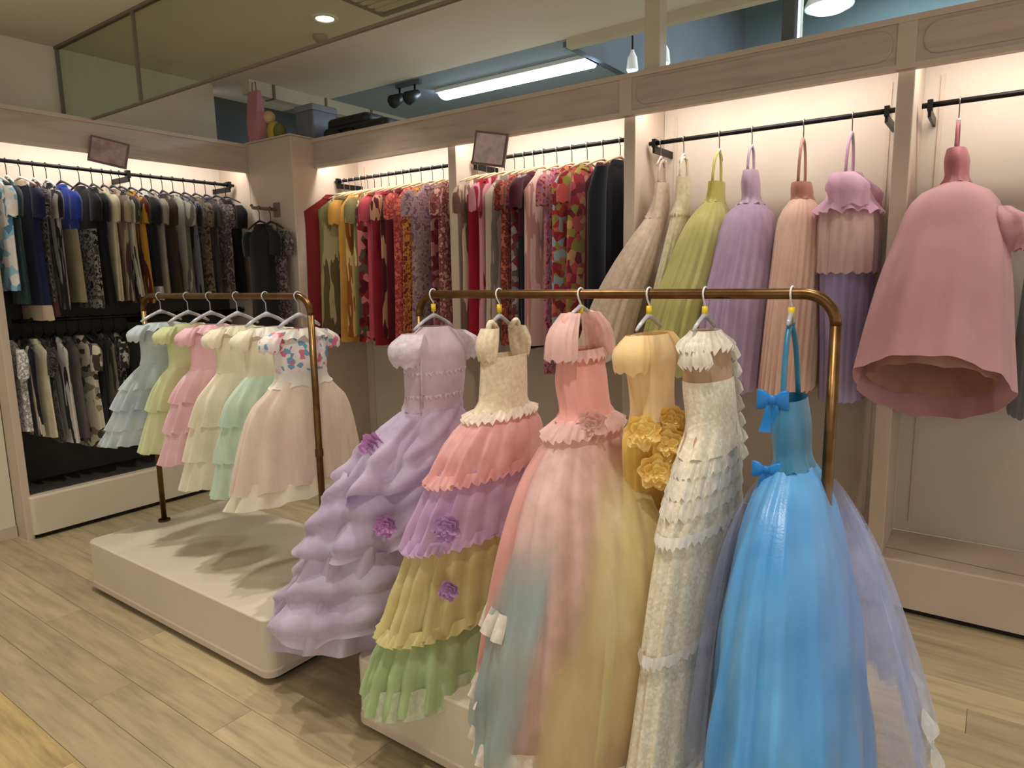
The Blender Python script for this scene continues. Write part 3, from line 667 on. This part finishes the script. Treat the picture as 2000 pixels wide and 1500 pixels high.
for s in (-1, 1):
    skirt([(1.93, -.60, 3.44+s*.12, .04, .05), (1.87, -.57, 3.43+s*.175, .065, .085), (1.80, -.56, 3.43+s*.185, .055, .075)], 1.93, 1.78, 7, (.05, .12), seed=25+s, rows=8, seg=48, crumple=.08).build('puff_sleeve', pl_, t6)
ruffle(L6, 1.83, .07, .2, 14, .09, 28, 1.0, 90).build('flounce', pl_, t6)
L7 = [(2.02, -.20, 3.46, .06, .03), (1.96, -.195, 3.46, .095, .045), (1.86, -.19, 3.45, .105, .05), (1.835, -.19, 3.43, .15, .105), (1.79, -.19, 3.41, .20, .15), (1.73, -.19, 3.37, .23, .175), (1.66, -.19, 3.33, .25, .19), (1.46, -.195, 3.20, .31, .225), (1.24, -.20, 3.10, .34, .25), (1.05, -.20, 3.03, .36, .27)]
t7 = bay_gown(L7, 'large dusty rose ball gown hanging alone in the rightmost bay', 'dusty rose ball gown', 2.0, 1.86, rob, ro, 2.11, seed=31, folds=9, tilt=.17, name='ball_gown')
skirt(L7, 1.30, 1.08, 9, (.02, .05), (.86, .80), 33, 8, 110, tilt=.10).build('petticoat', cl('rose_beige_lining', [(186, 146, 128)], scale=6), t7)
skirt([(1.74, -.03, 3.30, .04, .03), (1.70, .0, 3.28, .09, .065), (1.64, .015, 3.27, .10, .07), (1.58, .01, 3.27, .06, .045)], 1.745, 1.575, 7, (.05, .12), seed=36, rows=10, seg=48, crumple=.1).build('puff', ro, t7)
gb_ = cl('grey_blue_crepe', [(150, 160, 164)], scale=8)
bay_gown([(1.99, .13, 3.46, .08, .04), (1.93, .13, 3.46, .15, .05), (1.80, .13, 3.46, .14, .055), (1.70, .13, 3.46, .14, .055), (1.3, .13, 3.45, .18, .07), (.92, .13, 3.44, .2, .08)],
         'grey-blue dress cut off by the right edge of the picture', 'grey-blue dress', 1.99, 1.70, gb_, gb_, 2.12, seed=41)

# ------------------------------------------------------------------ rows of garments on the wall rails
ORD = ['first', 'second', 'third', 'fourth', 'fifth', 'sixth', 'seventh', 'eighth', 'ninth', 'tenth', 'eleventh', 'twelfth', 'thirteenth',
       'fourteenth', 'fifteenth', 'sixteenth', 'seventeenth', 'eighteenth', 'nineteenth', 'twentieth', 'twenty-first', 'twenty-second']
def gmat(spec, seed):
    """spec: (kind, colours...)"""
    k, cols = spec[0], list(spec[1:]); key = 'garment_%s_%s' % (k, '_'.join('%d' % sum(c) for c in cols))+('_%d' % seed if k != 'p' else '')
    if k == 'p': return cl('garment_%s' % '_'.join('%02x%02x%02x' % c for c in cols), cols, scale=10, transl=.08)
    if k == 'f': return cl(key, cols, scale=24, kind='voronoi', const=True, transl=.08, seed=seed)
    if k == 'n': return cl(key, cols, scale=34, const=True, transl=.08, seed=seed)
    if k == 'w': return cl(key, cols, scale=7, kind='wave', transl=.08, seed=seed)
    if k == 'v': return cl(key, cols, scale=11, transl=.08, seed=seed, stretch=(1, 1, .12), const=True)
def garment(x, y, zr, rz, spec, ln, label, group, cat='garment', w=.18, sleeves=True, lower=None, seed=0, th=.026, name='hanging_garment', hem=None, collar=True, drop=.14, long=False, flare=1.0):
    """garment on a rail at (x,y,zr): local Y runs along its hanger, local X along the rail"""
    g = random.Random(seed*7+3); zs = zr-drop+.012; m = gmat(spec, seed)
    t = thing(name, label, cat, (x, y, zs-ln), rz, group)
    z = lambda d: ln-d
    lv = [(z(0), 0, 0, w*.36, .02), (z(.012), 0, 0, w*.55, .024), (z(.045), 0, 0, w*.95, th), (z(.12), 0, 0, w*.9, th*1.1), (z(ln*.5), g.uniform(-.006, .006), 0, w*.88*(1+flare)/2, th*1.15), (z(ln), g.uniform(-.012, .012), 0, w*.92*flare, th*1.3)]
    split = ln*(lower[1] if lower else 1)
    skirt(lv, z(0), z(split), 7, (0, .10), seed=seed, rows=10, seg=44, hem=.004).build('body', m, t, local=True)
    if lower: skirt(lv, z(split-.03), z(ln), 7, (.03, .12), (.93, .96), seed+1, 7, 44, hem=.004).build('lower_part', gmat(lower[0], seed+1), t, local=True)
    if hem: skirt(lv, z(ln-.09), z(ln+.002), 7, (.08, .10), (1.03, 1.04), seed, 3, 44, hem=.004).build('hem_band', gmat(hem, seed+2), t, local=True)
    if sleeves:
        for s in (-1, 1):
            l2 = ln*.8 if long else .17
            sv = [(z(.03), 0, s*w*.82, .035, th*.9), (z(.07), .0, s*w*1.0, .045, th*1.2), (z(l2*.6+.03), .004*s, s*w*1.03, .05, th*1.2), (z(l2+.03), .008*s, s*w*1.02, .048, th*1.1)]
            skirt(sv, z(.03), z(l2+.03), 5, (.02, .08), seed=seed+s+5, rows=6, seg=20).build('sleeve', m, t, local=True)
    if collar: skirt([(z(-.02), 0, 0, w*.30, .022), (z(.012), 0, 0, w*.42, .027)], z(-.02), z(.012), 5, (.0, .03), seed=seed, rows=2, seg=24).build('collar', gmat(hem, seed+2) if hem else m, t, local=True)
    return t
BL, CH, NV = (26, 26, 30), (52, 50, 52), (24, 32, 62)
P_ = lambda *c: ('p', *c)
# left wall, upper rail: (y, colour words, spec, length, kwargs)
LU = [(1.560, 'sky blue and white printed top', ('f', (150, 200, 220), (236, 236, 232), (90, 140, 170), (230, 226, 216)), .62, {}),
      (1.622, 'dark bottle green top', P_((40, 62, 62)), .70, {}),
      (1.690, 'navy top', P_(NV), .80, dict(hem=P_((196, 176, 148)))),
      (1.760, 'charcoal printed top with wine red collar', ('n', CH, (70, 68, 70), (120, 112, 112), BL), .78, dict(hem=P_((92, 40, 40)))),
      (1.828, 'pale grey and black top', ('v', (170, 166, 160), BL, (120, 116, 112)), .74, {}),
      (1.905, 'royal blue top over khaki bottoms', P_((34, 60, 150)), .70, dict(lower=(P_((150, 140, 108)), .36))),
      (2.010, 'black top over grey patterned bottoms', P_(BL), .74, dict(lower=(('n', (70, 68, 64), (150, 146, 138), BL), .33))),
      (2.085, 'black garment', P_((20, 20, 24)), .72, {}),
      (2.150, 'cream garment', P_((200, 190, 160)), .70, {}),
      (2.205, 'taupe and brown striped garment', ('v', (120, 96, 84), (160, 146, 122), (70, 56, 48)), .70, {}),
      (2.255, 'ivory garment with dark edge', ('v', (196, 190, 170), (58, 54, 48), (196, 190, 170)), .68, {}),
      (2.320, 'mustard yellow garment with dark red panel', ('v', (176, 132, 44), (90, 30, 24), (176, 132, 44)), .72, {}),
      (2.395, 'black garment with white collar', P_(BL), .70, dict(hem=P_((200, 196, 188)))),
      (2.460, 'stone grey garment', P_((150, 140, 126)), .68, {}),
      (2.535, 'dark brown garment', P_((56, 44, 32)), .70, {}),
      (2.610, 'pale sage grey garment', ('v', (160, 158, 142), (96, 92, 84), (160, 158, 142)), .68, {}),
      (2.690, 'black and steel grey garment', ('v', BL, (110, 112, 118), BL), .70, {}),
      (2.770, 'olive brown garment', ('n', (92, 84, 62), (120, 104, 82), (60, 50, 38)), .70, {}),
      (2.850, 'dark grey pinstriped garment', ('v', (58, 54, 52), (84, 78, 76), CH), .70, {}),
      (2.930, 'mauve-grey printed garment', ('n', (104, 90, 92), (60, 52, 56), (140, 122, 116)), .70, {}),
      (3.010, 'black velvet garment', P_((18, 14, 16)), .72, {})]
for i, (y, d, sp, ln, kw) in enumerate(LU):
    rz = PI/2+random.Random(i).uniform(-.16, .16)
    garment(XR, y, 2.23, rz, sp, ln, '%s, %s from frame edge on left upper rail' % (d, ORD[i]), 'dark garments on the left upper rail', seed=200+i, w=.155, th=.024, **kw)
    hanger(XR, y, 2.23, .15, .14, 'slim hanger of the %s on left upper rail' % d, 'hangers on the left upper rail', M['black'], M['white'] if i < 5 else M['dark'], ax='x', rr=.0115, rz=rz-PI/2)
# left wall, lower rail
LL = [(1.535, 'white and grey top with frilled hem', ('n', (214, 208, 198), (150, 146, 140), (226, 222, 214)), .52, {}),
      (1.600, 'black and cream striped garment', ('v', BL, (200, 188, 160), BL), .56, {}),
      (1.655, 'cream garment', P_((206, 194, 164)), .58, {}),
      (1.712, 'black speckled garment', ('n', BL, (90, 82, 70), BL, (60, 54, 48)), .62, {}),
      (1.775, 'white and black edged garment', ('v', (206, 200, 188), BL, (206, 200, 188)), .64, {}),
      (1.842, 'charcoal taupe garment', P_((92, 84, 78)), .62, {}),
      (1.910, 'cream garment with black motifs', ('f', (204, 194, 170), (204, 194, 170), (60, 54, 40), (204, 194, 170), (140, 128, 104)), .70, {}),
      (1.985, 'black garment', P_((20, 20, 22)), .68, {}),
      (2.050, 'stone striped garment', ('v', (176, 168, 152), (50, 46, 44), (120, 112, 102)), .66, {}),
      (2.125, 'black garment with pale flecks', ('n', BL, (34, 32, 32), (170, 164, 150)), .70, {}),
      (2.205, 'dark green-black garment', P_((34, 38, 34)), .68, {}),
      (2.30, 'grey marled garment', ('n', (110, 104, 98), (70, 66, 62), (140, 132, 124)), .66, {}),
      (2.42, 'black skirt suit', P_((28, 26, 28)), .68, {}),
      (2.56, 'dark brown lower-rail garment', P_((60, 48, 40)), .66, {}),
      (2.74, 'charcoal garment', P_((48, 46, 48)), .66, {})]
for i, (y, d, sp, ln, kw) in enumerate(LL):
    rz = PI/2+random.Random(40+i).uniform(-.18, .18)
    garment(XR, y, 1.30, rz, sp, ln, '%s, %s from near end on left lower rail' % (d, ORD[i]), 'black and cream garments on the left lower rail', seed=300+i, w=.155, th=.022, sleeves=i % 3 == 0, flare=1.06, **kw)
    hanger(XR, y, 1.30, .14, .14, 'slim hanger of the %s on left lower rail' % d, 'hangers on the left lower rail', M['black'], M['dark'], ax='x', rr=.0115, rz=rz-PI/2)
# face-out arm on the corner column
t = thing('faceout_arm', 'short beige hanging arm on the front of the corner column', 'hanging arm', (-4.28, 3.08, 2.02))
MB().tube([(-4.28, 3.10, 2.02), (-4.28, 2.90, 2.02), (-4.28, 2.885, 2.04)], .0115, 10).build('arm', M['seam'], t)
MB().box(-4.31, 3.085, 1.97, -4.25, 3.10, 2.07).build('mount_plate', M['seam'], t, False)
for y, d, sp, w in ((3.035, 'mauve-grey printed top', ('n', (104, 90, 92), (60, 52, 56), (140, 122, 116)), .17), (2.945, 'black jacket', P_((18, 16, 18)), .15)):
    garment(-4.28, y, 2.02, PI/2+.06, sp, .74, d+' hanging face-out in front of the corner column', 'garments in front of the corner column', seed=int(y*100), w=w, th=.022)
    hanger(-4.28, y, 2.02, .13, .14, 'dark hanger of the %s at the corner column' % d, 'hangers at the corner column', M['black'], M['dark'], ax='x', rr=.0115, rz=.06)
# back wall, the two patterned rails left of the gowns
RD, CR, MU, MA = (150, 34, 36), (176, 40, 62), (190, 140, 60), (84, 20, 24)
RR = [(-3.985, 'dark red garment', P_((124, 30, 30)), 1.02, dict(w=.26)),
      (-3.925, 'olive and sand striped garment', ('v', (120, 112, 74), (166, 150, 110), (92, 78, 50)), .98, dict(w=.23)),
      (-3.865, 'mustard yellow garment', P_((204, 152, 70)), 1.04, {}),
      (-3.800, 'golden garment with burnt orange panel', ('v', (206, 156, 76), (150, 84, 34), (214, 180, 120)), 1.0, {}),
      (-3.735, 'pale yellow and green garment', ('v', (200, 176, 110), (130, 122, 80), (214, 196, 140)), .98, {}),
      (-3.665, 'crimson and pink printed garment', ('f', RD, MA, (206, 120, 120), (120, 30, 36), (90, 80, 60)), 1.03, {}),
      (-3.595, 'rose red garment', P_((190, 76, 88)), 1.0, {}),
      (-3.520, 'deep crimson garment', P_((136, 20, 36)), 1.05, {}),
      (-3.450, 'maroon and tan striped garment', ('v', MA, (190, 140, 110), MA), 1.0, {}),
      (-3.380, 'dark maroon garment', P_((92, 16, 24)), 1.0, {}),
      (-3.310, 'salmon red printed garment', ('n', (190, 92, 80), (160, 54, 52), (206, 120, 96)), 1.04, {}),
      (-3.215, 'brick red and mustard garment', ('n', (168, 72, 56), (190, 140, 60), (130, 40, 40)), 1.0, {}),
      (-3.115, 'mauve grey printed garment', ('n', (150, 122, 132), (176, 146, 144), (120, 92, 110)), 1.0, dict(w=.2)),
      (-3.020, 'plum and rose printed garment', ('f', (130, 48, 72), (176, 110, 110), (110, 36, 48), (170, 130, 120)), 1.0, {}),
      (-2.925, 'rose brown paisley garment', ('n', (160, 96, 92), (120, 60, 58), (196, 148, 136)), 1.02, {})]
for i, (x, d, sp, ln, kw) in enumerate(RR):
    rz = random.Random(80+i).uniform(-.25, .15) if i > 1 else -.40+.1*i; kw = dict(dict(w=.175), **kw)
    garment(x, YR-max(0, kw['w']-.175)*.9, 2.232, rz, sp, ln, '%s, %s from corner column on first patterned rail' % (d, ORD[i]), 'patterned garments on the first back rail', seed=400+i, th=.026, sleeves=i % 2 == 0 and i > 0, flare=1.08, **kw)
    hanger(x, YR, 2.232, .165, .14, 'pale hanger of the %s on first patterned rail' % d, 'hangers on the first patterned rail', M['steel'], cl('pale_wood', [(226, 196, 160)]), rr=.0115, rz=-rz)
RS = [(-2.735, 'beige and brown garment', ('v', (190, 164, 140), (120, 90, 76), (204, 180, 156)), 1.0, {}),
      (-2.665, 'crimson garment', P_((160, 24, 46)), .98, {}),
      (-2.600, 'crimson and pink striped garment', ('v', (150, 30, 48), (206, 140, 150), (150, 30, 48)), 1.0, {}),
      (-2.525, 'sand and grey garment', ('v', (176, 158, 140), (126, 116, 108), (190, 172, 152)), 1.0, {}),
      (-2.450, 'red-brown and rust printed garment', ('n', (150, 66, 50), (96, 40, 36), (180, 96, 70)), 1.0, {}),
      (-2.380, 'grey and burgundy printed garment', ('f', (130, 120, 120), (120, 40, 46), (160, 146, 140), (92, 70, 74)), 1.0, {}),
      (-2.310, 'black garment with maroon yoke', P_((70, 20, 34)), 1.02, dict(lower=(P_(BL), .35))),
      (-2.240, 'pale pink-beige garment', ('v', (206, 168, 156), (176, 128, 120), (214, 182, 168)), 1.0, {}),
      (-2.150, 'rose and violet printed garment', ('n', (170, 70, 84), (150, 120, 150), (196, 110, 96), (120, 40, 60)), 1.16, {}),
      (-2.050, 'scarlet garment with green and ochre print', ('f', (176, 44, 46), (176, 60, 56), (150, 136, 60), (196, 110, 80), (140, 30, 40), (150, 170, 168)), 1.0, dict(w=.2)),
      (-1.950, 'raspberry and olive large-print garment', ('f', (160, 34, 56), (190, 80, 76), (150, 140, 60), (120, 26, 44), (200, 150, 100)), 1.0, dict(w=.2)),
      (-1.850, 'dark maroon garment', P_((70, 18, 30)), .98, {}),
      (-1.745, 'long black coat', P_((14, 16, 26)), 1.0, dict(w=.2, long=True, th=.04))]
for i, (x, d, sp, ln, kw) in enumerate(RS):
    rz = random.Random(120+i).uniform(-.25, .12); kw = dict(dict(w=.175, th=.027), **kw)
    lab = '%s, %s from left on second patterned rail' % (d, ORD[i])
    if 'coat' in d: lab = 'long black coat at the right end of the patterned garments'
    garment(x, YR-max(0, kw['w']-.175)*.9, 2.232, rz, sp, ln, lab, 'patterned garments on the second back rail', cat='coat' if 'coat' in d else 'garment', seed=500+i, sleeves=i % 2 == 0, flare=1.08, **kw)
    hanger(x, YR, 2.232, .165, .14, 'pale hanger of the %s on second patterned rail' % d, 'hangers on the second patterned rail', M['steel'], C['pale_wood'], rr=.0115, rz=-rz)

# ------------------------------------------------------------------ small fittings
def picture(name, cols, seed):
    m, nt, b = newmat(name); v = objcoord(nt)
    nt.links.new(ramp(nt, noise(nt, v, 14, 3), [(.3, cols[0]), (.45, cols[1]), (.6, cols[2]), (.75, cols[3])]), b.inputs['Base Color'])
    b.inputs['Roughness'].default_value = .3; return m
def sign(c, w, h, rz, ry, label, cols, seed, clip):
    """picture card clipped to the fixture: dark frame, printed face"""
    t = thing('sign_card', label, 'sign', c, rz, 'picture cards on the fixtures')
    q = Matrix.Rotation(ry, 4, 'Y')
    def bx(x0, y0, z0, x1, y1, z1): 
        mb = MB().box(x0, y0, z0, x1, y1, z1); mb.v = [tuple(q @ Vector(p)) for p in mb.v]; return mb
    bx(-w/2, -.008, -h/2, w/2, .012, h/2).build('frame', plain('sign_frame_%d' % seed, (112, 86, 82), .5), t, False, local=True)
    bx(-w/2+.012, -.011, -h/2+.012, w/2-.012, -.008, h/2-.012).build('printed_face', picture('sign_print_%d' % seed, cols, seed), t, False, local=True)
    MB().tube(clip, .005, 6).build('clip', M['acryl'], t, local=True)
sign((-4.545, 2.10, 2.315), .21, .155, R(62), R(12), 'brownish picture card clipped to the left fascia', [(120, 92, 86), (150, 122, 114), (170, 150, 142), (104, 98, 96)], 1, [(0, .02, .03), (0, .05, .05)])
sign((-2.455, 3.235, 2.24), .20, .185, R(18), R(10), 'pinkish picture card hanging over the second patterned rail', [(196, 150, 152), (206, 184, 180), (180, 160, 160), (150, 142, 146)], 2, [(0, .012, .05), (0, .05, .06)])

def downlight(x, y, e, vis):
    if vis:
        t = thing('ceiling_downlight', DLAB[vis], 'downlight', (x, y, CZ-.012), 0)
        MB().loft([[(x+r_*cos(2*PI*k/28), y+r_*sin(2*PI*k/28), z) for k in range(28)] for r_, z in ((.075, CZ), (.075, CZ-.006), (.07, CZ-.01), (.056, CZ-.01), (.05, CZ-.004))]).build('trim_ring', M['white'], t)
        MB().loft([[(x+r_*cos(2*PI*k/28), y+r_*sin(2*PI*k/28), z) for k in range(28)] for r_, z in ((.052, CZ-.002), (.052, CZ-.005))], True, True).build('lens', M['lamp'], t, False)
    d = bpy.data.lights.new('downlight_beam', 'SPOT'); d.energy = e; d.spot_size = R(98); d.spot_blend = .75; d.color = WARM; d.shadow_soft_size = .05
    o = bpy.data.objects.new('downlight_beam', d); COL.objects.link(o); o.location = (x, y, CZ-.03)
M['lamp'] = emit('lamp_lens', (255, 240, 214), 6)
DLAB = {1: 'small round recessed downlight in the ceiling near the smoke detector'}
for i, (x, y, e) in enumerate(DOWNLIGHTS): downlight(x, y, e, 1 if i == 0 else 0)
t = thing('smoke_detector', 'small round smoke detector on the ceiling below the downlight', 'smoke detector', (-3.53, 2.95, CZ-.04))
MB().loft([[(-3.53+r_*cos(2*PI*k/20), 2.95+r_*sin(2*PI*k/20), z) for k in range(20)] for r_, z in ((.045, CZ), (.045, CZ-.02), (.03, CZ-.035), (.012, CZ-.04))], False, True).build('housing', plain('detector_plastic', (150, 136, 116), .5), t)
MB().tube([(-3.53, 2.95, CZ-.04), (-3.53, 2.95, CZ-.048)], .008, 8).build('sensor', M['dark'], t)
t = thing('ceiling_vent', 'square ceiling vent at the top edge of the picture', 'vent', (-2.73, 2.70, CZ))
vx, vy, vs = -2.73, 2.70, .26
for a0, b0, a1, b1 in ((-vs, -vs, vs, -vs+.03), (-vs, vs-.03, vs, vs), (-vs, -vs+.03, -vs+.03, vs-.03), (vs-.03, -vs+.03, vs, vs-.03)):
    MB().box(vx+a0, vy+b0, CZ-.012, vx+a1, vy+b1, CZ).build('frame', M['seam'], t, False)
for k in range(8):
    yy = vy-vs+.04+k*.055
    MB().box(vx-vs+.03, yy, CZ-.008, vx+vs-.03, yy+.03, CZ-.002).build('slat', M['trim'], t, False)

# long fluorescent fitting on the ceiling beyond the partition
t = thing('fluorescent_light', 'long cool white fluorescent fitting on the ceiling behind the back fixture', 'ceiling light', (-3.07, 4.36, CZ-.06))
MB().bevbox(-3.78, 4.27, CZ-.03, -2.40, 4.45, CZ, .01, .004, 3).build('housing', M['white'], t, False)
M['tube'] = emit('fluorescent_tube', (216, 238, 255), 8)
rings = []
for i, x in enumerate((-3.76, -2.42)):
    rings.append([(x, 4.36+.075*cos(R(a)), CZ-.03-.04*sin(R(a))) for a in range(0, 181, 15)])
MB().loft(rings, closed=False).build('diffuser', M['tube'], t)
area('fluorescent_beam', (-3.09, 4.36, CZ-.075), (0, 0, 0), 1.34, .1, 30, COOL)
# posts carrying the partition to the ceiling
for x, w, lab, m in ((-1.50, .042, 'pale square post from the back fascia up to the ceiling', M['trim']), (-.86, .028, 'slim grey post above the back fascia right of the pale post', M['fargrey'])):
    t = thing('support_post', lab, 'post', (x, 3.36, FT-.03)); top = CZ if True else 4
    MB().bevbox(x-w, 3.36-w, FT-.03, x+w, 3.36+w, CZ, .006, .002, 3).build('shaft', m, t, False)
    MB().box(x-w-.012, 3.36-w-.012, FT-.03, x+w+.012, 3.36+w+.012, FT-.015).build('base_plate', m, t, False)
# lights of the zone beyond
for i, (x, y, z, lab) in enumerate(((-1.138, 4.6, 3.30, 'tall bright strip light just right of the slim grey post'), (-1.0, 4.8, 3.12, 'bright hanging lamp above the back fascia at the top edge'),
                                (-1.946, 4.5, 2.90, 'small bright lamp just right of the foot of the pale post'), (-2.177, 4.5, 2.90, 'small bright lamp just left of the foot of the pale post'))):
    if i == 0:
        t = thing('strip_light', lab, 'light', (x, y, 2.5)); MB().box(x-.03, y-.01, 2.5, x+.03, y+.03, 3.35).build('housing', M['white'], t, False)
        MB().box(x-.022, y-.016, 2.52, x+.022, y-.01, 3.33).build('diffuser', M['tube2'] if 'tube2' in M else M.setdefault('tube2', emit('cool_diffuser', (200, 230, 250), 1.3)), t, False)
    else:
        t = thing('hanging_lamp', lab, 'lamp', (x, y, z)); r0 = .14 if i == 1 else .04
        MB().loft([[(x+r_*cos(2*PI*k/24), y+r_*sin(2*PI*k/24), z+h) for k in range(24)] for r_, h in ((r0, 0), (r0*1.02, .01), (r0*.8, .08), (r0*.3, .12), (.012, .13))], False, True).build('shade', M['white'], t)
        MB().loft([[(x+r_*cos(2*PI*k/24), y+r_*sin(2*PI*k/24), z+h) for k in range(24)] for r_, h in ((r0*.95, .004), (r0*.7, -.02), (.01, -.035))], False, True).build('globe', M['tube2'], t)
        MB().tube([(x, y, z+.12), (x, y, 4.3)], .006, 6).build('cable', M['dark'], t)
# stock and lamps standing on top of the fixtures in the corner
t = thing('gift_bag', 'tall dusty pink bag standing on top of the corner column', 'bag', (-4.53, 3.15, 2.52))
bx_, by_ = -4.53, 3.15; zt = 2.52
MB().loft([[(bx_+sx*w, by_+sy*d, z) for sx, sy in ((-1, -1), (1, -1), (1, 1), (-1, 1))] for w, d, z in ((.055, .035, zt), (.062, .04, zt+.15), (.06, .022, zt+.30), (.058, .012, zt+.36))], True, False).build('body', plain('dusty_pink_paper', (186, 128, 136), .6), t, False)
MB().tube([(bx_-.025, by_, zt+.35), (bx_-.02, by_, zt+.42), (bx_+.02, by_, zt+.42), (bx_+.025, by_, zt+.35)], .004, 6).build('handle', plain('rose_cord', (150, 90, 100), .7), t)
t = thing('plush_toy', 'small yellow and green soft bundle on top of the corner column', 'toy', (-4.42, 3.2, 2.52))
for nm, c, r_, m in (('body', (-4.42, 3.22, 2.595), (.065, .05, .075), (196, 170, 84)), ('head', (-4.46, 3.21, 2.70), (.05, .045, .045), (206, 170, 130)), ('wrap', (-4.36, 3.22, 2.585), (.05, .045, .065), (110, 110, 62))):
    MB().loft([[(c[0]+r_[0]*cos(R(p))*cos(2*PI*k/16)*(1+.06*sin(3*k)), c[1]+r_[1]*cos(R(p))*sin(2*PI*k/16), c[2]+r_[2]*sin(R(p))) for k in range(16)] for p in range(-85, 86, 17)], True, True).build(nm, plain('plush_%s' % nm, m, .9), t)
t = thing('storage_box', 'grey storage box on top of the corner column', 'box', (-4.24, 3.45, 2.52))
MB().bevbox(-4.33, 3.34, 2.52, -4.13, 3.56, 2.75, .012, .01, 3).build('body', plain('grey_card', (112, 114, 122), .7), t, False)
MB().bevbox(-4.338, 3.332, 2.73, -4.122, 3.568, 2.775, .012, .01, 3).build('lid', plain('grey_lid', (128, 130, 138), .7), t, False)
t = thing('instrument_case', 'long low black case lying on top of the back fixture beside the grey box', 'case', (-3.82, 3.5, FT-.03))
MB().bevbox(-4.08, 3.36, FT-.03, -3.42, 3.62, FT+.085, .05, .03, 5).build('body', M['dark'], t)
MB().bevbox(-4.05, 3.38, FT+.08, -3.62, 3.6, FT+.15, .05, .03, 5).build('lid', M['dark'], t)
MB().tube([(-3.85, 3.352, FT+.03), (-3.85, 3.33, FT+.045), (-3.72, 3.33, FT+.045), (-3.72, 3.352, FT+.03)], .008, 6).build('handle', M['black'], t)
# ceiling spot pair and trunking
t = thing('track_spotlight', 'pair of small black spotlights on a ceiling bar behind the back fixture', 'spotlight', (-3.80, 4.0, 2.8))
MB().box(-3.93, 3.985, CZ-.03, -3.68, 4.015, CZ).build('track', M['fargrey'], t, False)
for x in (-3.90, -3.74):
    h = MB().tube([(x, 4.0, CZ-.03), (x, 4.0, CZ-.10)], .008, 6).build('stem', M['black'], t)
    MB().tube([(x, 4.03, CZ-.09), (x, 3.97, CZ-.12), (x, 3.92, CZ-.145)], [.03, .042, .05], 14).build('head', M['dark'], t)
t = thing('cable_trunking', 'pale cable trunking running along the ceiling in the dark corner', 'trunking', (-4.72, 4.2, CZ-.09))
MB().box(-4.75, 3.2, CZ-.10, -4.66, 5.6, CZ-.0).build('channel', M['trim'], t, False)
for k in range(5): MB().box(-4.76, 3.4+.5*k, CZ-.105, -4.65, 3.42+.5*k, CZ).build('clip', M['seam'], t, False)
